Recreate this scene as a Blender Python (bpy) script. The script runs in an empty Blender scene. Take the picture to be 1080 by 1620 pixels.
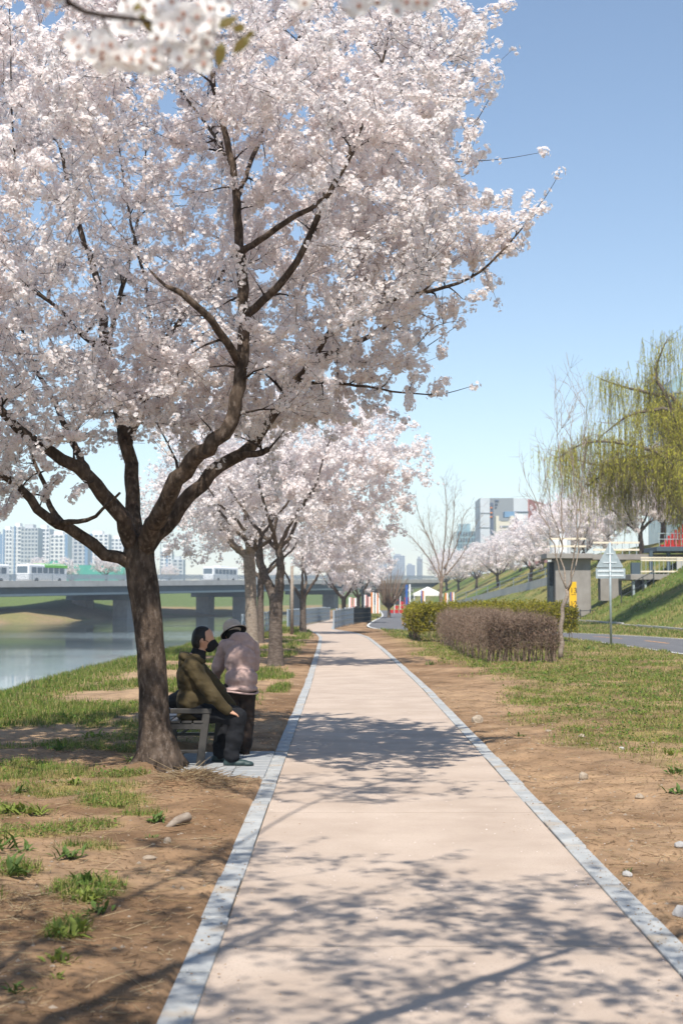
import bpy, bmesh, math, random
import numpy as np
from mathutils import Vector, Matrix, Euler

R = math.radians
sc = bpy.context.scene
col = sc.collection

# ---------------------------------------------------------------- camera, world, sun
CAM_H, FPX, PITCH = 1.55, 2250.0, math.atan(138 / 2250.0)
cam_data = bpy.data.cameras.new('camera')
cam = bpy.data.objects.new('camera', cam_data)
col.objects.link(cam)
cam.location = (0, 0, CAM_H)
cam.rotation_euler = (R(90) + PITCH, 0, 0)
cam_data.sensor_fit = 'VERTICAL'
cam_data.sensor_height = 36
cam_data.lens = 50
cam_data.clip_start = 0.05
cam_data.clip_end = 8000
cam_data.dof.use_dof = True
cam_data.dof.focus_distance = 13.2
cam_data.dof.aperture_fstop = 3.8
sc.camera = cam

SUN_EL, SUN_AZ = 57.0, 183.0          # azimuth clockwise from +Y: behind the camera, a little to the left
world = bpy.data.worlds.new('World')
sc.world = world
world.use_nodes = True
wn = world.node_tree
sky = wn.nodes.new('ShaderNodeTexSky')
sky.sky_type = 'NISHITA'
sky.sun_disc = False
sky.sun_elevation = R(SUN_EL)
sky.sun_rotation = R(SUN_AZ)
sky.air_density = 1.0
sky.dust_density = 0.0
sky.ozone_density = 0.25
bg = wn.nodes['Background']
bg.inputs['Strength'].default_value = 0.105
wn.links.new(sky.outputs[0], bg.inputs['Color'])

sl = bpy.data.lights.new('sun', 'SUN')
sl.energy = 4.5
sl.angle = R(0.53)
sl.color = (1.0, 0.94, 0.85)
sun = bpy.data.objects.new('sun', sl)
col.objects.link(sun)
to_sun = Vector((math.sin(R(SUN_AZ)) * math.cos(R(SUN_EL)), math.cos(R(SUN_AZ)) * math.cos(R(SUN_EL)), math.sin(R(SUN_EL))))
sun.rotation_euler = (-to_sun).to_track_quat('-Z', 'Y').to_euler()
sun.location = (-5, -10, 30)

sc.view_settings.view_transform = 'Standard'
sc.view_settings.look = 'None'
sc.view_settings.gamma = 1
sc.view_settings.use_curve_mapping = False
sc.view_settings.exposure = 0.66
sc.render.engine = 'CYCLES'
cy = sc.cycles
cy.use_denoising = True
cy.max_bounces = 12
cy.diffuse_bounces = 9
cy.glossy_bounces = 3
cy.transmission_bounces = 10
cy.volume_bounces = 0
cy.transparent_max_bounces = 8
cy.sample_clamp_indirect = 6

# ---------------------------------------------------------------- small helpers
def at(u, v, Y):
    """point at depth Y on the sight line through photo point (u, v)"""
    a, b = (u - 540) / FPX, (810 - v) / FPX
    y = math.cos(PITCH) - b * math.sin(PITCH)
    z = math.sin(PITCH) + b * math.cos(PITCH)
    t = Y / y
    return Vector((a * t, Y, CAM_H + z * t))

def hash2(ix, iy, s):
    h = (ix.astype(np.int64) * 374761393 + iy.astype(np.int64) * 668265263 + s * 1274126177) & 0xffffffff
    h = ((h ^ (h >> 13)) * 1274126177) & 0xffffffff
    return ((h ^ (h >> 16)) & 0xffff) / 65535.0

def vnoise(x, y, s=0):
    x = np.asarray(x, float); y = np.asarray(y, float)
    ix, iy = np.floor(x), np.floor(y)
    fx, fy = x - ix, y - iy
    fx, fy = fx * fx * (3 - 2 * fx), fy * fy * (3 - 2 * fy)
    a, b = hash2(ix, iy, s), hash2(ix + 1, iy, s)
    c, d = hash2(ix, iy + 1, s), hash2(ix + 1, iy + 1, s)
    return (a * (1 - fx) + b * fx) * (1 - fy) + (c * (1 - fx) + d * fx) * fy

def fbm(x, y, s=0, o=4):
    t, a, n = 0, 0.5, 0
    for k in range(o):
        t = t + a * vnoise(np.asarray(x) * 2 ** k, np.asarray(y) * 2 ** k, s + k)
        n += a; a *= 0.5
    return t / n

def sstep(a, b, x):
    t = np.clip((np.asarray(x, float) - a) / (b - a), 0, 1)
    return t * t * (3 - 2 * t)

def N(nt, kind, **kw):
    n = nt.nodes.new(kind)
    for k, v in kw.items():
        if hasattr(n, k) and k not in n.inputs: setattr(n, k, v)
        else: n.inputs[k].default_value = v
    return n

MATS = {}
def mat(name, c1, c2=None, scale=8.0, rough=0.8, bump=0.0, bscale=None, attr=None, detail=4.0, stretch=None, spec=0.3,
        metal=0.0, transl=0.0, lo=0.35, hi=0.65, c3=None, s3=None):
    """principled surface: two-tone noise, optional colour attribute, optional relief"""
    m = bpy.data.materials.new(name); m.use_nodes = True
    nt = m.node_tree; L = nt.links
    p = nt.nodes['Principled BSDF']
    p.inputs['Roughness'].default_value = rough
    p.inputs['Metallic'].default_value = metal
    p.inputs['Specular IOR Level'].default_value = spec
    tc = N(nt, 'ShaderNodeTexCoord')
    src = tc.outputs['Object']
    if stretch:
        mp = N(nt, 'ShaderNodeMapping'); mp.inputs['Scale'].default_value = stretch
        L.new(src, mp.inputs['Vector']); src = mp.outputs[0]
    out = None
    if attr:
        a = N(nt, 'ShaderNodeAttribute'); a.attribute_name = attr
        out = a.outputs['Color']
    if c2 is not None:
        n = N(nt, 'ShaderNodeTexNoise', Scale=scale, Detail=detail, Roughness=0.6)
        L.new(src, n.inputs['Vector'])
        r = N(nt, 'ShaderNodeValToRGB')
        r.color_ramp.elements[0].position = lo; r.color_ramp.elements[1].position = hi
        r.color_ramp.elements[0].color = (*c1, 1); r.color_ramp.elements[1].color = (*c2, 1)
        L.new(n.outputs['Fac'], r.inputs['Fac'])
        o2 = r.outputs['Color']
        if c3 is not None:
            n3 = N(nt, 'ShaderNodeTexNoise', Scale=s3 or scale * 4, Detail=3.0)
            L.new(src, n3.inputs['Vector'])
            r3 = N(nt, 'ShaderNodeValToRGB')
            r3.color_ramp.elements[0].position = .55; r3.color_ramp.elements[1].position = .72
            L.new(n3.outputs['Fac'], r3.inputs['Fac'])
            m3 = N(nt, 'ShaderNodeMix', data_type='RGBA')
            L.new(r3.outputs['Color'], m3.inputs['Factor']); L.new(o2, m3.inputs['A']); m3.inputs['B'].default_value = (*c3, 1)
            o2 = m3.outputs['Result']
        if out is not None:
            mx = N(nt, 'ShaderNodeMix', data_type='RGBA', blend_type='MULTIPLY')
            mx.inputs['Factor'].default_value = 1
            L.new(out, mx.inputs['A']); L.new(o2, mx.inputs['B'])
            out = mx.outputs['Result']
        else: out = o2
    if out is not None: L.new(out, p.inputs['Base Color'])
    else: p.inputs['Base Color'].default_value = (*c1, 1)
    if bump:
        nb = N(nt, 'ShaderNodeTexNoise', Scale=bscale or scale * 3, Detail=6.0, Roughness=0.65)
        L.new(src, nb.inputs['Vector'])
        b = N(nt, 'ShaderNodeBump', Strength=bump, Distance=0.02)
        L.new(nb.outputs['Fac'], b.inputs['Height']); L.new(b.outputs[0], p.inputs['Normal'])
    if transl:
        t = N(nt, 'ShaderNodeBsdfTranslucent')
        if out is not None: L.new(out, t.inputs['Color'])
        else: t.inputs['Color'].default_value = (*c1, 1)
        ms = N(nt, 'ShaderNodeMixShader'); ms.inputs[0].default_value = transl
        L.new(p.outputs[0], ms.inputs[1]); L.new(t.outputs[0], ms.inputs[2])
        L.new(ms.outputs[0], nt.nodes['Material Output'].inputs['Surface'])
    MATS[name] = m
    return m

def tag(o, label=None, cat=None, group=None, kind=None):
    if label: o['label'] = label
    if cat: o['category'] = cat
    if group: o['group'] = group
    if kind: o['kind'] = kind
    return o

def empty(name, loc=(0, 0, 0), rz=0.0, parent=None):
    o = bpy.data.objects.new(name, None); col.objects.link(o)
    o.location = loc; o.rotation_euler.z = rz
    o.empty_display_size = 0.1
    if parent: o.parent = parent
    return o

def wloc(o):
    p = Vector((0, 0, 0))
    while o is not None:
        p = p + o.location; o = o.parent
    return p

def obj(name, me, m=None, parent=None):
    o = bpy.data.objects.new(name, me); col.objects.link(o)
    if m is not None and not me.materials: me.materials.append(MATS[m] if isinstance(m, str) else m)
    if parent: o.parent = parent
    return o

def np_mesh(name, V, F, colors=None, smooth=False):
    """V (n,3); F (m,k) all faces with k corners"""
    me = bpy.data.meshes.new(name)
    V = np.asarray(V, np.float32); F = np.asarray(F, np.int32)
    me.vertices.add(len(V)); me.vertices.foreach_set('co', V.ravel())
    k = F.shape[1]
    me.loops.add(F.size); me.loops.foreach_set('vertex_index', F.ravel())
    me.polygons.add(len(F)); me.polygons.foreach_set('loop_start', np.arange(0, F.size, k, dtype=np.int32))
    me.polygons.foreach_set('use_smooth', np.full(len(F), smooth))
    if colors is not None:
        a = me.color_attributes.new('Col', 'FLOAT_COLOR', 'POINT')
        c = np.ones((len(V), 4), np.float32); c[:, :3] = colors
        a.data.foreach_set('color', c.ravel())
    me.update(calc_edges=True)
    return me

class MB:
    def __init__(s): s.v = []; s.f = []
    def add(s, vs, fs):
        b = len(s.v); s.v += [tuple(v) for v in vs]; s.f += [tuple(i + b for i in f) for f in fs]; return s
    def box(s, c, d, rz=0.0, tilt=None):
        hx, hy, hz = d[0] / 2, d[1] / 2, d[2] / 2
        M = Matrix.Rotation(rz, 3, 'Z')
        if tilt: M = M @ Euler(tilt).to_matrix()
        vs = [Vector(c) + M @ Vector((x * hx, y * hy, z * hz)) for z in (-1, 1) for x, y in ((-1, -1), (1, -1), (1, 1), (-1, 1))]
        return s.add(vs, [(3, 2, 1, 0), (4, 5, 6, 7), (0, 1, 5, 4), (1, 2, 6, 5), (2, 3, 7, 6), (3, 0, 4, 7)])
    def bar(s, p0, p1, w, h, up=(0, 0, 1)):
        p0, p1 = Vector(p0), Vector(p1); d = (p1 - p0).normalized(); up = Vector(up)
        if abs(d.dot(up)) > .97: up = Vector((0, 1, 0))
        a = d.cross(up).normalized() * w / 2; b = a.cross(d).normalized() * h / 2
        vs = [p + q for p in (p0, p1) for q in (-a - b, a - b, a + b, -a + b)]
        return s.add(vs, [(3, 2, 1, 0), (4, 5, 6, 7), (0, 1, 5, 4), (1, 2, 6, 5), (2, 3, 7, 6), (3, 0, 4, 7)])
    def tube(s, pts, rad, n=8, cap=True, bumpy=0.0, rng=None):
        pts = [Vector(p) for p in pts]
        if not hasattr(rad, '__len__'): rad = [rad] * len(pts)
        prev = None; rings = []
        for i, p in enumerate(pts):
            d = (pts[min(i + 1, len(pts) - 1)] - pts[max(i - 1, 0)])
            d = d.normalized() if d.length > 1e-9 else Vector((0, 0, 1))
            if prev is None:
                a = d.orthogonal().normalized()
            else:
                a = (prev - d * prev.dot(d)); a = a.normalized() if a.length > 1e-6 else d.orthogonal().normalized()
            prev = a; b = d.cross(a)
            ring = []
            for k in range(n):
                t = 2 * math.pi * k / n
                r = rad[i] * (1 + (bumpy * (rng.random() - .5) if bumpy else 0))
                ring.append(p + (a * math.cos(t) + b * math.sin(t)) * r)
            rings.append(ring)
        fs = []
        for i in range(len(pts) - 1):
            for k in range(n):
                fs.append((i * n + k, i * n + (k + 1) % n, (i + 1) * n + (k + 1) % n, (i + 1) * n + k))
        if cap:
            fs.append(tuple(reversed(range(n)))); fs.append(tuple((len(pts) - 1) * n + k for k in range(n)))
        return s.add([v for r in rings for v in r], fs)
    def ell(s, c, r, rot=None, nu=16, nv=10):
        vs = []; c = Vector(c); M = rot.to_matrix() if rot else Matrix.Identity(3)
        vs.append(c + M @ Vector((0, 0, -r[2])))
        for j in range(1, nv):
            ph = -math.pi / 2 + math.pi * j / nv
            for i in range(nu):
                t = 2 * math.pi * i / nu
                vs.append(c + M @ Vector((r[0] * math.cos(ph) * math.cos(t), r[1] * math.cos(ph) * math.sin(t), r[2] * math.sin(ph))))
        vs.append(c + M @ Vector((0, 0, r[2]))); last = len(vs) - 1
        fs = [(0, 1 + (i + 1) % nu, 1 + i) for i in range(nu)]
        for j in range(nv - 2):
            for i in range(nu):
                a = 1 + j * nu; fs.append((a + i, a + (i + 1) % nu, a + nu + (i + 1) % nu, a + nu + i))
        a = 1 + (nv - 2) * nu
        fs += [(a + i, a + (i + 1) % nu, last) for i in range(nu)]
        return s.add(vs, fs)
    def cap(s, p0, r0, p1, r1, n=14):
        """tapered capsule"""
        p0, p1 = Vector(p0), Vector(p1); d = (p1 - p0).normalized()
        pts, rad = [], []
        for k in range(5):
            t = math.pi / 2 * (1 - k / 4.0); pts.append(p0 - d * r0 * math.sin(t)); rad.append(max(r0 * math.cos(t), r0 * .05))
        for k in range(5):
            t = math.pi / 2 * k / 4.0; pts.append(p1 + d * r1 * math.sin(t)); rad.append(max(r1 * math.cos(t), r1 * .05))
        return s.tube(pts, rad, n)
    def prism(s, pts, y0, y1, axis='y'):
        """outline (a, z) pushed from y0 to y1"""
        n = len(pts)
        if axis == 'y': vs = [(a, y0, z) for a, z in pts] + [(a, y1, z) for a, z in pts]
        elif axis == 'x': vs = [(y0, a, z) for a, z in pts] + [(y1, a, z) for a, z in pts]
        else: vs = [(a, z, y0) for a, z in pts] + [(a, z, y1) for a, z in pts]
        fs = [tuple(range(n)), tuple(reversed(range(n, 2 * n)))] + [(i, n + i, n + (i + 1) % n, (i + 1) % n) for i in range(n)]
        return s.add(vs, fs)
    def mesh(s, name, off=(0, 0, 0), smooth=False, bevel=0.0):
        me = bpy.data.meshes.new(name)
        me.from_pydata([(v[0] - off[0], v[1] - off[1], v[2] - off[2]) for v in s.v], [], s.f)
        bm = bmesh.new(); bm.from_mesh(me)
        bmesh.ops.recalc_face_normals(bm, faces=bm.faces)
        if bevel: bmesh.ops.bevel(bm, geom=bm.edges[:], offset=bevel, segments=1, affect='EDGES', clamp_overlap=True)
        bm.to_mesh(me); bm.free()
        if smooth: me.polygons.foreach_set('use_smooth', [True] * len(me.polygons))
        me.update()
        return me
    def build(s, name, m, parent=None, smooth=False, bevel=0.0):
        off = wloc(parent) if parent else (0, 0, 0)
        return obj(name, s.mesh(name, off, smooth, bevel), m, parent)

def single(name, mb, m, loc, smooth=False, bevel=0.0):
    """a thing that is one mesh, origin at loc; shape given in local metres"""
    o = obj(name, mb.mesh(name, (0, 0, 0), smooth, bevel), m); o.location = loc
    return o

def copy_tree(o, parent=None):
    c = o.copy(); col.objects.link(c); c.parent = parent
    for ch in list(o.children): copy_tree(ch, c)
    return c

def smoothline(pts, step=0.12):
    """Catmull-Rom through (pos, r) pairs"""
    P = [Vector(p) for p, r in pts]; rr = [r for p, r in pts]
    P2 = [P[0] * 2 - P[1]] + P + [P[-1] * 2 - P[-2]]
    out, ro = [], []
    for i in range(len(P) - 1):
        p0, p1, p2, p3 = P2[i:i + 4]
        n = max(2, int((p2 - p1).length / step))
        for k in range(n):
            t = k / n
            out.append(0.5 * ((2 * p1) + (p2 - p0) * t + (2 * p0 - 5 * p1 + 4 * p2 - p3) * t * t + (3 * p1 - p0 - 3 * p2 + p3) * t ** 3))
            ro.append(rr[i] * (1 - t) + rr[i + 1] * t)
    out.append(P[-1]); ro.append(rr[-1])
    return out, ro

def seg_tubes(P0, P1, r0, r1, n=3):
    """many thin tapered sticks at once -> quads"""
    P0 = np.asarray(P0, float); P1 = np.asarray(P1, float); r0 = np.asarray(r0, float)[:, None]; r1 = np.asarray(r1, float)[:, None]
    d = P1 - P0; d /= np.linalg.norm(d, axis=1, keepdims=True) + 1e-9
    ref = np.where(np.abs(d[:, 2:3]) > .9, np.array([[1., 0, 0]]), np.array([[0, 0, 1.]]))
    a = np.cross(d, ref); a /= np.linalg.norm(a, axis=1, keepdims=True) + 1e-9
    b = np.cross(d, a)
    V = []
    for P, r in ((P0, r0), (P1, r1)):
        for k in range(n):
            t = 2 * math.pi * k / n
            V.append(P + (a * math.cos(t) + b * math.sin(t)) * r)
    V = np.stack(V, 1).reshape(-1, 3)
    base = np.arange(len(P0))[:, None] * (2 * n)
    F = np.concatenate([base + np.array([[k, (k + 1) % n, n + (k + 1) % n, n + k]]) for k in range(n)], 0)
    return V, F

# ---------------------------------------------------------------- layout curves
PATH = np.array([(-8, .42, 1.10), (25, .43, 1.10), (45, .28, 1.06), (58, .12, 1.02), (66, -.28, .95), (74, -1.25, .80), (84, -1.25, .85),
                 (100, -.3, .95), (125, .6, 1.0), (190, 2, 1.0)])
def path_c(y): return np.interp(y, PATH[:, 0], PATH[:, 1])
def path_w(y): return np.interp(y, PATH[:, 0], PATH[:, 2])
def _smooth_path():
    global PATH
    ys = np.arange(-8, 190, 1.0)
    c, w = path_c(ys), path_w(ys)
    k = np.exp(-np.linspace(-2, 2, 9) ** 2); k /= k.sum()
    c2 = np.convolve(np.pad(c, 4, 'edge'), k, 'valid'); w2 = np.convolve(np.pad(w, 4, 'edge'), k, 'valid')
    PATH = np.stack([ys, c2, w2], 1)
_smooth_path()
ROAD, _ = smoothline([((12.2, 18, 0), 1), ((12.0, 32, 0), 1), ((11.7, 46, 0), 1), ((11.0, 57.5, 0), 1), ((8.6, 65.2, 0), 1), ((5.2, 70.5, 0), 1),
                   ((3.7, 80, 0), 1), ((4.3, 100, 0), 1), ((6.0, 135, 0), 1), ((7.5, 200, 0), 1)], 1.0)
ROADN = np.array([(p.x, p.y) for p in ROAD])
ROAD_HW = 2.2
def road_dist(x, y):
    x = np.asarray(x, float); y = np.asarray(y, float)
    d = np.full(np.broadcast(x, y).shape, 1e9)
    for a, b in zip(ROADN[:-1:2], ROADN[2::2]):
        ab = b - a; t = np.clip(((x - a[0]) * ab[0] + (y - a[1]) * ab[1]) / (ab @ ab), 0, 1)
        d = np.minimum(d, np.hypot(x - a[0] - t * ab[0], y - a[1] - t * ab[1]))
    return d
WATER_Z = -2.0
def bank_x(y): return np.interp(y, [-50, 15, 30, 42, 52, 67, 100, 200, 300, 430, 3000], [-5.6, -5.3, -5.25, -5.0, -4.4, -3.7, -3.6, -2.2, 2, 15, 400])
def far_y(x): return np.interp(x, [-2500, -120, -48, -42, -25, -9, 10, 60], [-2000, 150, 200, 250, 300, 350, 430, 800])

def height(x, y):
    x = np.asarray(x, float); y = np.asarray(y, float)
    n1 = fbm(x * .6, y * .6, 3, 4) - .5
    n2 = fbm(x * 3.1, y * 3.1, 11, 4) - .5
    e = np.abs(x - path_c(y)) - path_w(y)
    near = sstep(120, 60, y)
    z = 0.02 + sstep(0, 1.2, e) * (0.035 + n1 * .16) + n2 * .05 * sstep(-.02, .25, e)
    # heap of loose soil and dry grass spilling at the tree foot
    z = z + .13 * np.exp(-(((x + 1.22) / .28) ** 2 + ((y - 11.7) / .50) ** 2)) * (1 + .6 * n2)
    z = z + .08 * np.exp(-(((x + 1.72) / .45) ** 2 + ((y - 12.9) / .5) ** 2))
    z = z + .05 * np.exp(-(((x + 1.0) / .2) ** 2 + ((y - 10.6) / .5) ** 2))
    z = z + .06 * np.exp(-(((x - 1.85) / .22) ** 2 + ((y - 14.6) / 1.0) ** 2)) - .05 * np.exp(-(((x - 1.75) / .18) ** 2 + ((y - 12.8) / .8) ** 2))
    spill = .022 * sstep(.55, .8, fbm(y * .8, x * .0 + 7, 21, 3)) * sstep(-.13, -.02, e)
    z = np.where(e < 0, np.where(e > -.14, -.03 + spill * 1.2 - .02, -.09), np.maximum(z, -.02))
    pad = (x > -1.62) & (x < -.62) & (y > 12.40) & (y < 14.6)
    z = np.where(pad & (e > -.0), -.05, z)
    rd = road_dist(x, y)
    z = np.where(rd < ROAD_HW + .15, -.07, np.where(rd < ROAD_HW + 1.2, z * .5, z))
    # river bank
    s = bank_x(y) - x
    zb = -3.4 * sstep(0.0, 4.2, s) + n2 * .10 * sstep(-.6, .2, s)
    z = np.where(s > -.6, np.where(s > 0, z * sstep(2, 0, s) + zb, z + n2 * .08), z)
    # far bank
    q = (y - far_y(x)) * .75
    zf = -3.0 + 1.0 * sstep(-8, 0, q) + 1.9 * sstep(0, 30, q) + 5.2 * sstep(32, 75, q) + (fbm(x * .12, y * .12, 5, 3) - .5) * .8 * sstep(-2, 8, q)
    z = np.where(q > -8, np.where(s > 0, np.maximum(z, zf), z), z)
    # flood bank on the right
    zr = np.clip((x - 16.2) * .53, 0, 6.8) + (fbm(x * .5, y * .5, 8, 3) - .5) * .3 * sstep(16.2, 18, x)
    z = np.where(x > 16.2, np.maximum(zr, z), z)
    return z
def hz(x, y): return float(height(np.array([x]), np.array([y]))[0])

PATCH = [(-2.5, 10.2, .55, .45), (-2.35, 9.0, .35, .3), (-1.95, 12.3, .35, .3), (-1.45, 10.2, .22, .2), (-1.9, 7.1, .25, .3), (-2.16, 11.5, .62, .55), (-1.72, 10.8, .36, .42), (-2.7, 12.6, .7, .7), (-1.32, 7.5, .22, .45), (-1.25, 6.6, .10, .30), (-1.55, 8.8, .25, .22),
         (-1.83, 8.0, .22, .25), (-2.05, 9.3, .5, .3), (-1.72, 9.7, .3, .3), (-2.2, 14.4, .5, .35), (-1.5, 20, .3, 1.2), (-1.05, 24.5, .25, 1.6), (-1.2, 28, .35, 1.5)]
def grass(x, y):
    x = np.asarray(x, float); y = np.asarray(y, float)
    n = fbm(x * .9 + 5, y * .55, 31, 4)
    n3 = fbm(x * 2.5, y * 2.0, 37, 3)
    right = sstep(.0, .9, x - (2.25 + (n - .5) * 2.0 + .55 * sstep(16, 9, y) - .3 * sstep(25, 45, y))) * (.30 + .70 * sstep(.36, .6, n3))
    lf = sstep(.40, .56, n) * sstep(-1.1, -1.6, x) * sstep(12.6, 15.5, y)
    lf = np.maximum(lf, sstep(1.3, .3, x - bank_x(y)) * (.55 + .45 * sstep(.35, .55, n3)))
    p = 0
    for px, py, sx, sy in PATCH:
        p = np.maximum(p, np.exp(-(((x - px) / sx) ** 2 + ((y - py) / sy) ** 2) * 1.3))
    lf = np.maximum(lf, sstep(.28, .62, p * (.55 + .9 * n3)))
    lf = lf * sstep(-.72, -.95, x)
    g = np.where(x > .4, right, lf)
    rd = road_dist(x, y)
    g = np.where(rd < ROAD_HW + .15, 0, g)
    pad = (x > -1.65) & (x < -.62) & (y > 12.35) & (y < 14.65)
    g = np.where(pad, 0, g)
    e = np.abs(x - path_c(y)) - path_w(y)
    return np.where(e < .05, 0, g)
# ---------------------------------------------------------------- materials
mat('ground', (.70, .70, .71), (1.22, 1.2, 1.17), scale=3.2, rough=.95, bump=.9, bscale=22, attr='Col', detail=8, spec=.1, c3=(.62, .60, .58), s3=34)
mat('path_concrete', (.388, .308, .246), (.478, .388, .316), scale=1.5, rough=.85, bump=.25, bscale=160, detail=9, c3=(.345, .275, .225), s3=75, spec=.2)
mat('kerb_concrete', (.29, .30, .30), (.415, .42, .41), scale=4.6, rough=.85, bump=.3, bscale=120, detail=9, c3=(.36, .295, .225), s3=3.2, spec=.2)
mat('joint_sand', (.30, .24, .18), rough=.95)
mat('paver', (.25, .265, .275), (.34, .345, .345), scale=5, rough=.85, bump=.3, bscale=90, detail=8)
mat('asphalt', (.105, .105, .112), (.15, .15, .155), scale=1.5, rough=.9, bump=.3, bscale=60, detail=8)
mat('white_paint', (.70, .70, .67), (.55, .55, .52), scale=6, rough=.7)
mat('orange_paint', (.62, .30, .09), (.5, .26, .1), scale=6, rough=.7)
mat('bark', (.040, .029, .022), (.125, .092, .070), scale=4.5, rough=.9, bump=1.0, bscale=11, stretch=(3.4, 3.4, 1.7), detail=9, c3=(.15, .12, .10), s3=9, spec=.15)
mat('bark_grey', (.075, .058, .046), (.16, .13, .11), scale=5, rough=.9, bump=.9, bscale=9, stretch=(2.2, 2.2, 5.5), detail=8, spec=.15)
mat('twig', (.036, .025, .020), rough=.85)
mat('pale_bark', (.20, .155, .12), (.32, .27, .22), scale=6, rough=.85, stretch=(2, 2, 5))
mat('petal', (1, 1, 1), rough=.65, attr='Col', transl=.52, spec=.2)
mat('blade', (1, 1, 1), rough=.7, attr='Col', transl=.35, spec=.2)
mat('stone', (.26, .20, .145), (.38, .32, .25), scale=14, rough=.9, bump=.4)
mat('grey_stone', (.30, .29, .28), (.44, .42, .40), scale=14, rough=.9, bump=.4)
mat('bench_metal', (.050, .047, .044), (.065, .060, .055), scale=20, rough=.45)
mat('olive_cloth', (.045, .033, .013), (.060, .044, .019), scale=9, rough=.85, bump=.55, bscale=11)
mat('mauve_cloth', (.38, .265, .24), (.47, .34, .31), scale=10, rough=.85, bump=.5, bscale=12)
mat('navy_cloth', (.006, .0065, .009), (.009, .010, .013), scale=12, rough=.9, bump=.4, bscale=14)
mat('dark_brown_cloth', (.024, .016, .013), (.034, .023, .018), scale=12, rough=.9, bump=.4, bscale=14)
mat('skin', (.46, .25, .165), (.52, .295, .20), scale=14, rough=.55)
mat('hair', (.010, .009, .009), (.055, .052, .050), scale=60, rough=.5, lo=.5, hi=.8)
mat('black_cloth', (.008, .008, .009), rough=.8)
mat('shoe_teal', (.018, .034, .036), (.04, .065, .065), scale=25, rough=.5)
mat('shoe_sole', (.10, .10, .10), rough=.7)
mat('hat_cloth', (.46, .39, .33), (.54, .46, .40), scale=22, rough=.85, bump=.3)
mat('blue_plastic', (.03, .16, .48), rough=.35)
mat('clear_plastic', (.50, .56, .60), rough=.25)
mat('paper', (.72, .70, .68), rough=.8)
mat('galvanised', (.34, .40, .42), (.42, .48, .50), scale=9, rough=.45, metal=.3)
mat('sign_rib', (.68, .72, .73), rough=.4, metal=.2)
mat('fence_steel', (.30, .35, .39), rough=.5, metal=.2)
mat('fence_dark', (.035, .042, .048), rough=.5)
mat('concrete', (.235, .215, .195), (.30, .28, .26), scale=1.2, rough=.9, bump=.2, detail=8)
mat('concrete_light', (.40, .39, .37), (.48, .47, .45), scale=.6, rough=.9, detail=8)
mat('steel_and_dark_fill', (.03, .042, .05), rough=.6)  # for the steel column, and for the darkness put under the terrace deck
mat('bridge_steel', (.10, .135, .155), (.13, .165, .185), scale=.3, rough=.6)
mat('cream_rail', (.75, .66, .52), rough=.5)
mat('yellow_paint', (.72, .42, .012), (.78, .47, .02), scale=3, rough=.6)
mat('black_paint', (.02, .02, .02), rough=.7)
mat('white_metal', (.72, .74, .75), (.80, .81, .82), scale=2, rough=.45)
mat('blue_grey_steel', (.07, .10, .125), rough=.6)
mat('red_paint', (.45, .022, .018), rough=.55)
mat('orange_wood', (.62, .20, .035), rough=.6)
mat('pink_paint', (.62, .30, .27), rough=.6)
mat('blue_paint', (.03, .10, .34), rough=.5)
mat('tower_white', (.76, .76, .74), (.82, .82, .80), scale=.1, rough=.8)
mat('tower_grey', (.50, .52, .52), (.56, .58, .58), scale=.1, rough=.8)
mat('tower_blue', (.14, .25, .38), (.17, .29, .42), scale=.1, rough=.8)
mat('window_glass', (.10, .14, .18), rough=.12, spec=.6)
mat('teal_glass', (.22, .34, .38), (.29, .41, .45), scale=.3, rough=.15, spec=.6)
mat('net_green', (.06, .32, .24), (.09, .38, .29), scale=.15, rough=.9)
mat('office_grey', (.235, .255, .275), rough=.7)
mat('office_blue', (.09, .115, .165), rough=.5)
mat('office_pale', (.47, .50, .53), (.53, .56, .59), scale=.15, rough=.7)
mat('office_red', (.52, .20, .165), rough=.8)
mat('cream_wall', (.60, .56, .47), rough=.85)
mat('bus_green', (.16, .52, .07), rough=.4)
mat('tyre', (.02, .02, .02), rough=.8)
mat('far_city', (.30, .32, .34), (.42, .43, .44), scale=.05, rough=.9)
mat('hedge_stem', (.13, .088, .063), (.27, .20, .15), scale=10, rough=.9)
mat('tent', (.74, .73, .70), rough=.7)

# water: dark, smooth, slightly ruffled
wm = bpy.data.materials.new('river_water'); wm.use_nodes = True; MATS['river_water'] = wm
nt = wm.node_tree; p = nt.nodes['Principled BSDF']
p.inputs['Base Color'].default_value = (.030, .045, .048, 1); p.inputs['Roughness'].default_value = .06; p.inputs['IOR'].default_value = 1.33
tc = N(nt, 'ShaderNodeTexCoord'); mp = N(nt, 'ShaderNodeMapping'); mp.inputs['Scale'].default_value = (.5, 1.4, 1)
nz = N(nt, 'ShaderNodeTexNoise', Scale=1.6, Detail=5.0); bp = N(nt, 'ShaderNodeBump', Strength=.18, Distance=.05)
n2_ = N(nt, 'ShaderNodeTexNoise', Scale=.035, Detail=3.0); rr_ = N(nt, 'ShaderNodeMapRange')
rr_.inputs['From Min'].default_value = .4; rr_.inputs['From Max'].default_value = .62; rr_.inputs['To Min'].default_value = .03; rr_.inputs['To Max'].default_value = .5
nt.links.new(tc.outputs['Object'], mp.inputs['Vector']); nt.links.new(mp.outputs[0], nz.inputs['Vector']); nt.links.new(mp.outputs[0], n2_.inputs['Vector'])
nt.links.new(n2_.outputs['Fac'], rr_.inputs['Value']); nt.links.new(rr_.outputs[0], bp.inputs['Strength'])
nt.links.new(nz.outputs['Fac'], bp.inputs['Height']); nt.links.new(bp.outputs[0], p.inputs['Normal'])

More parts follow.
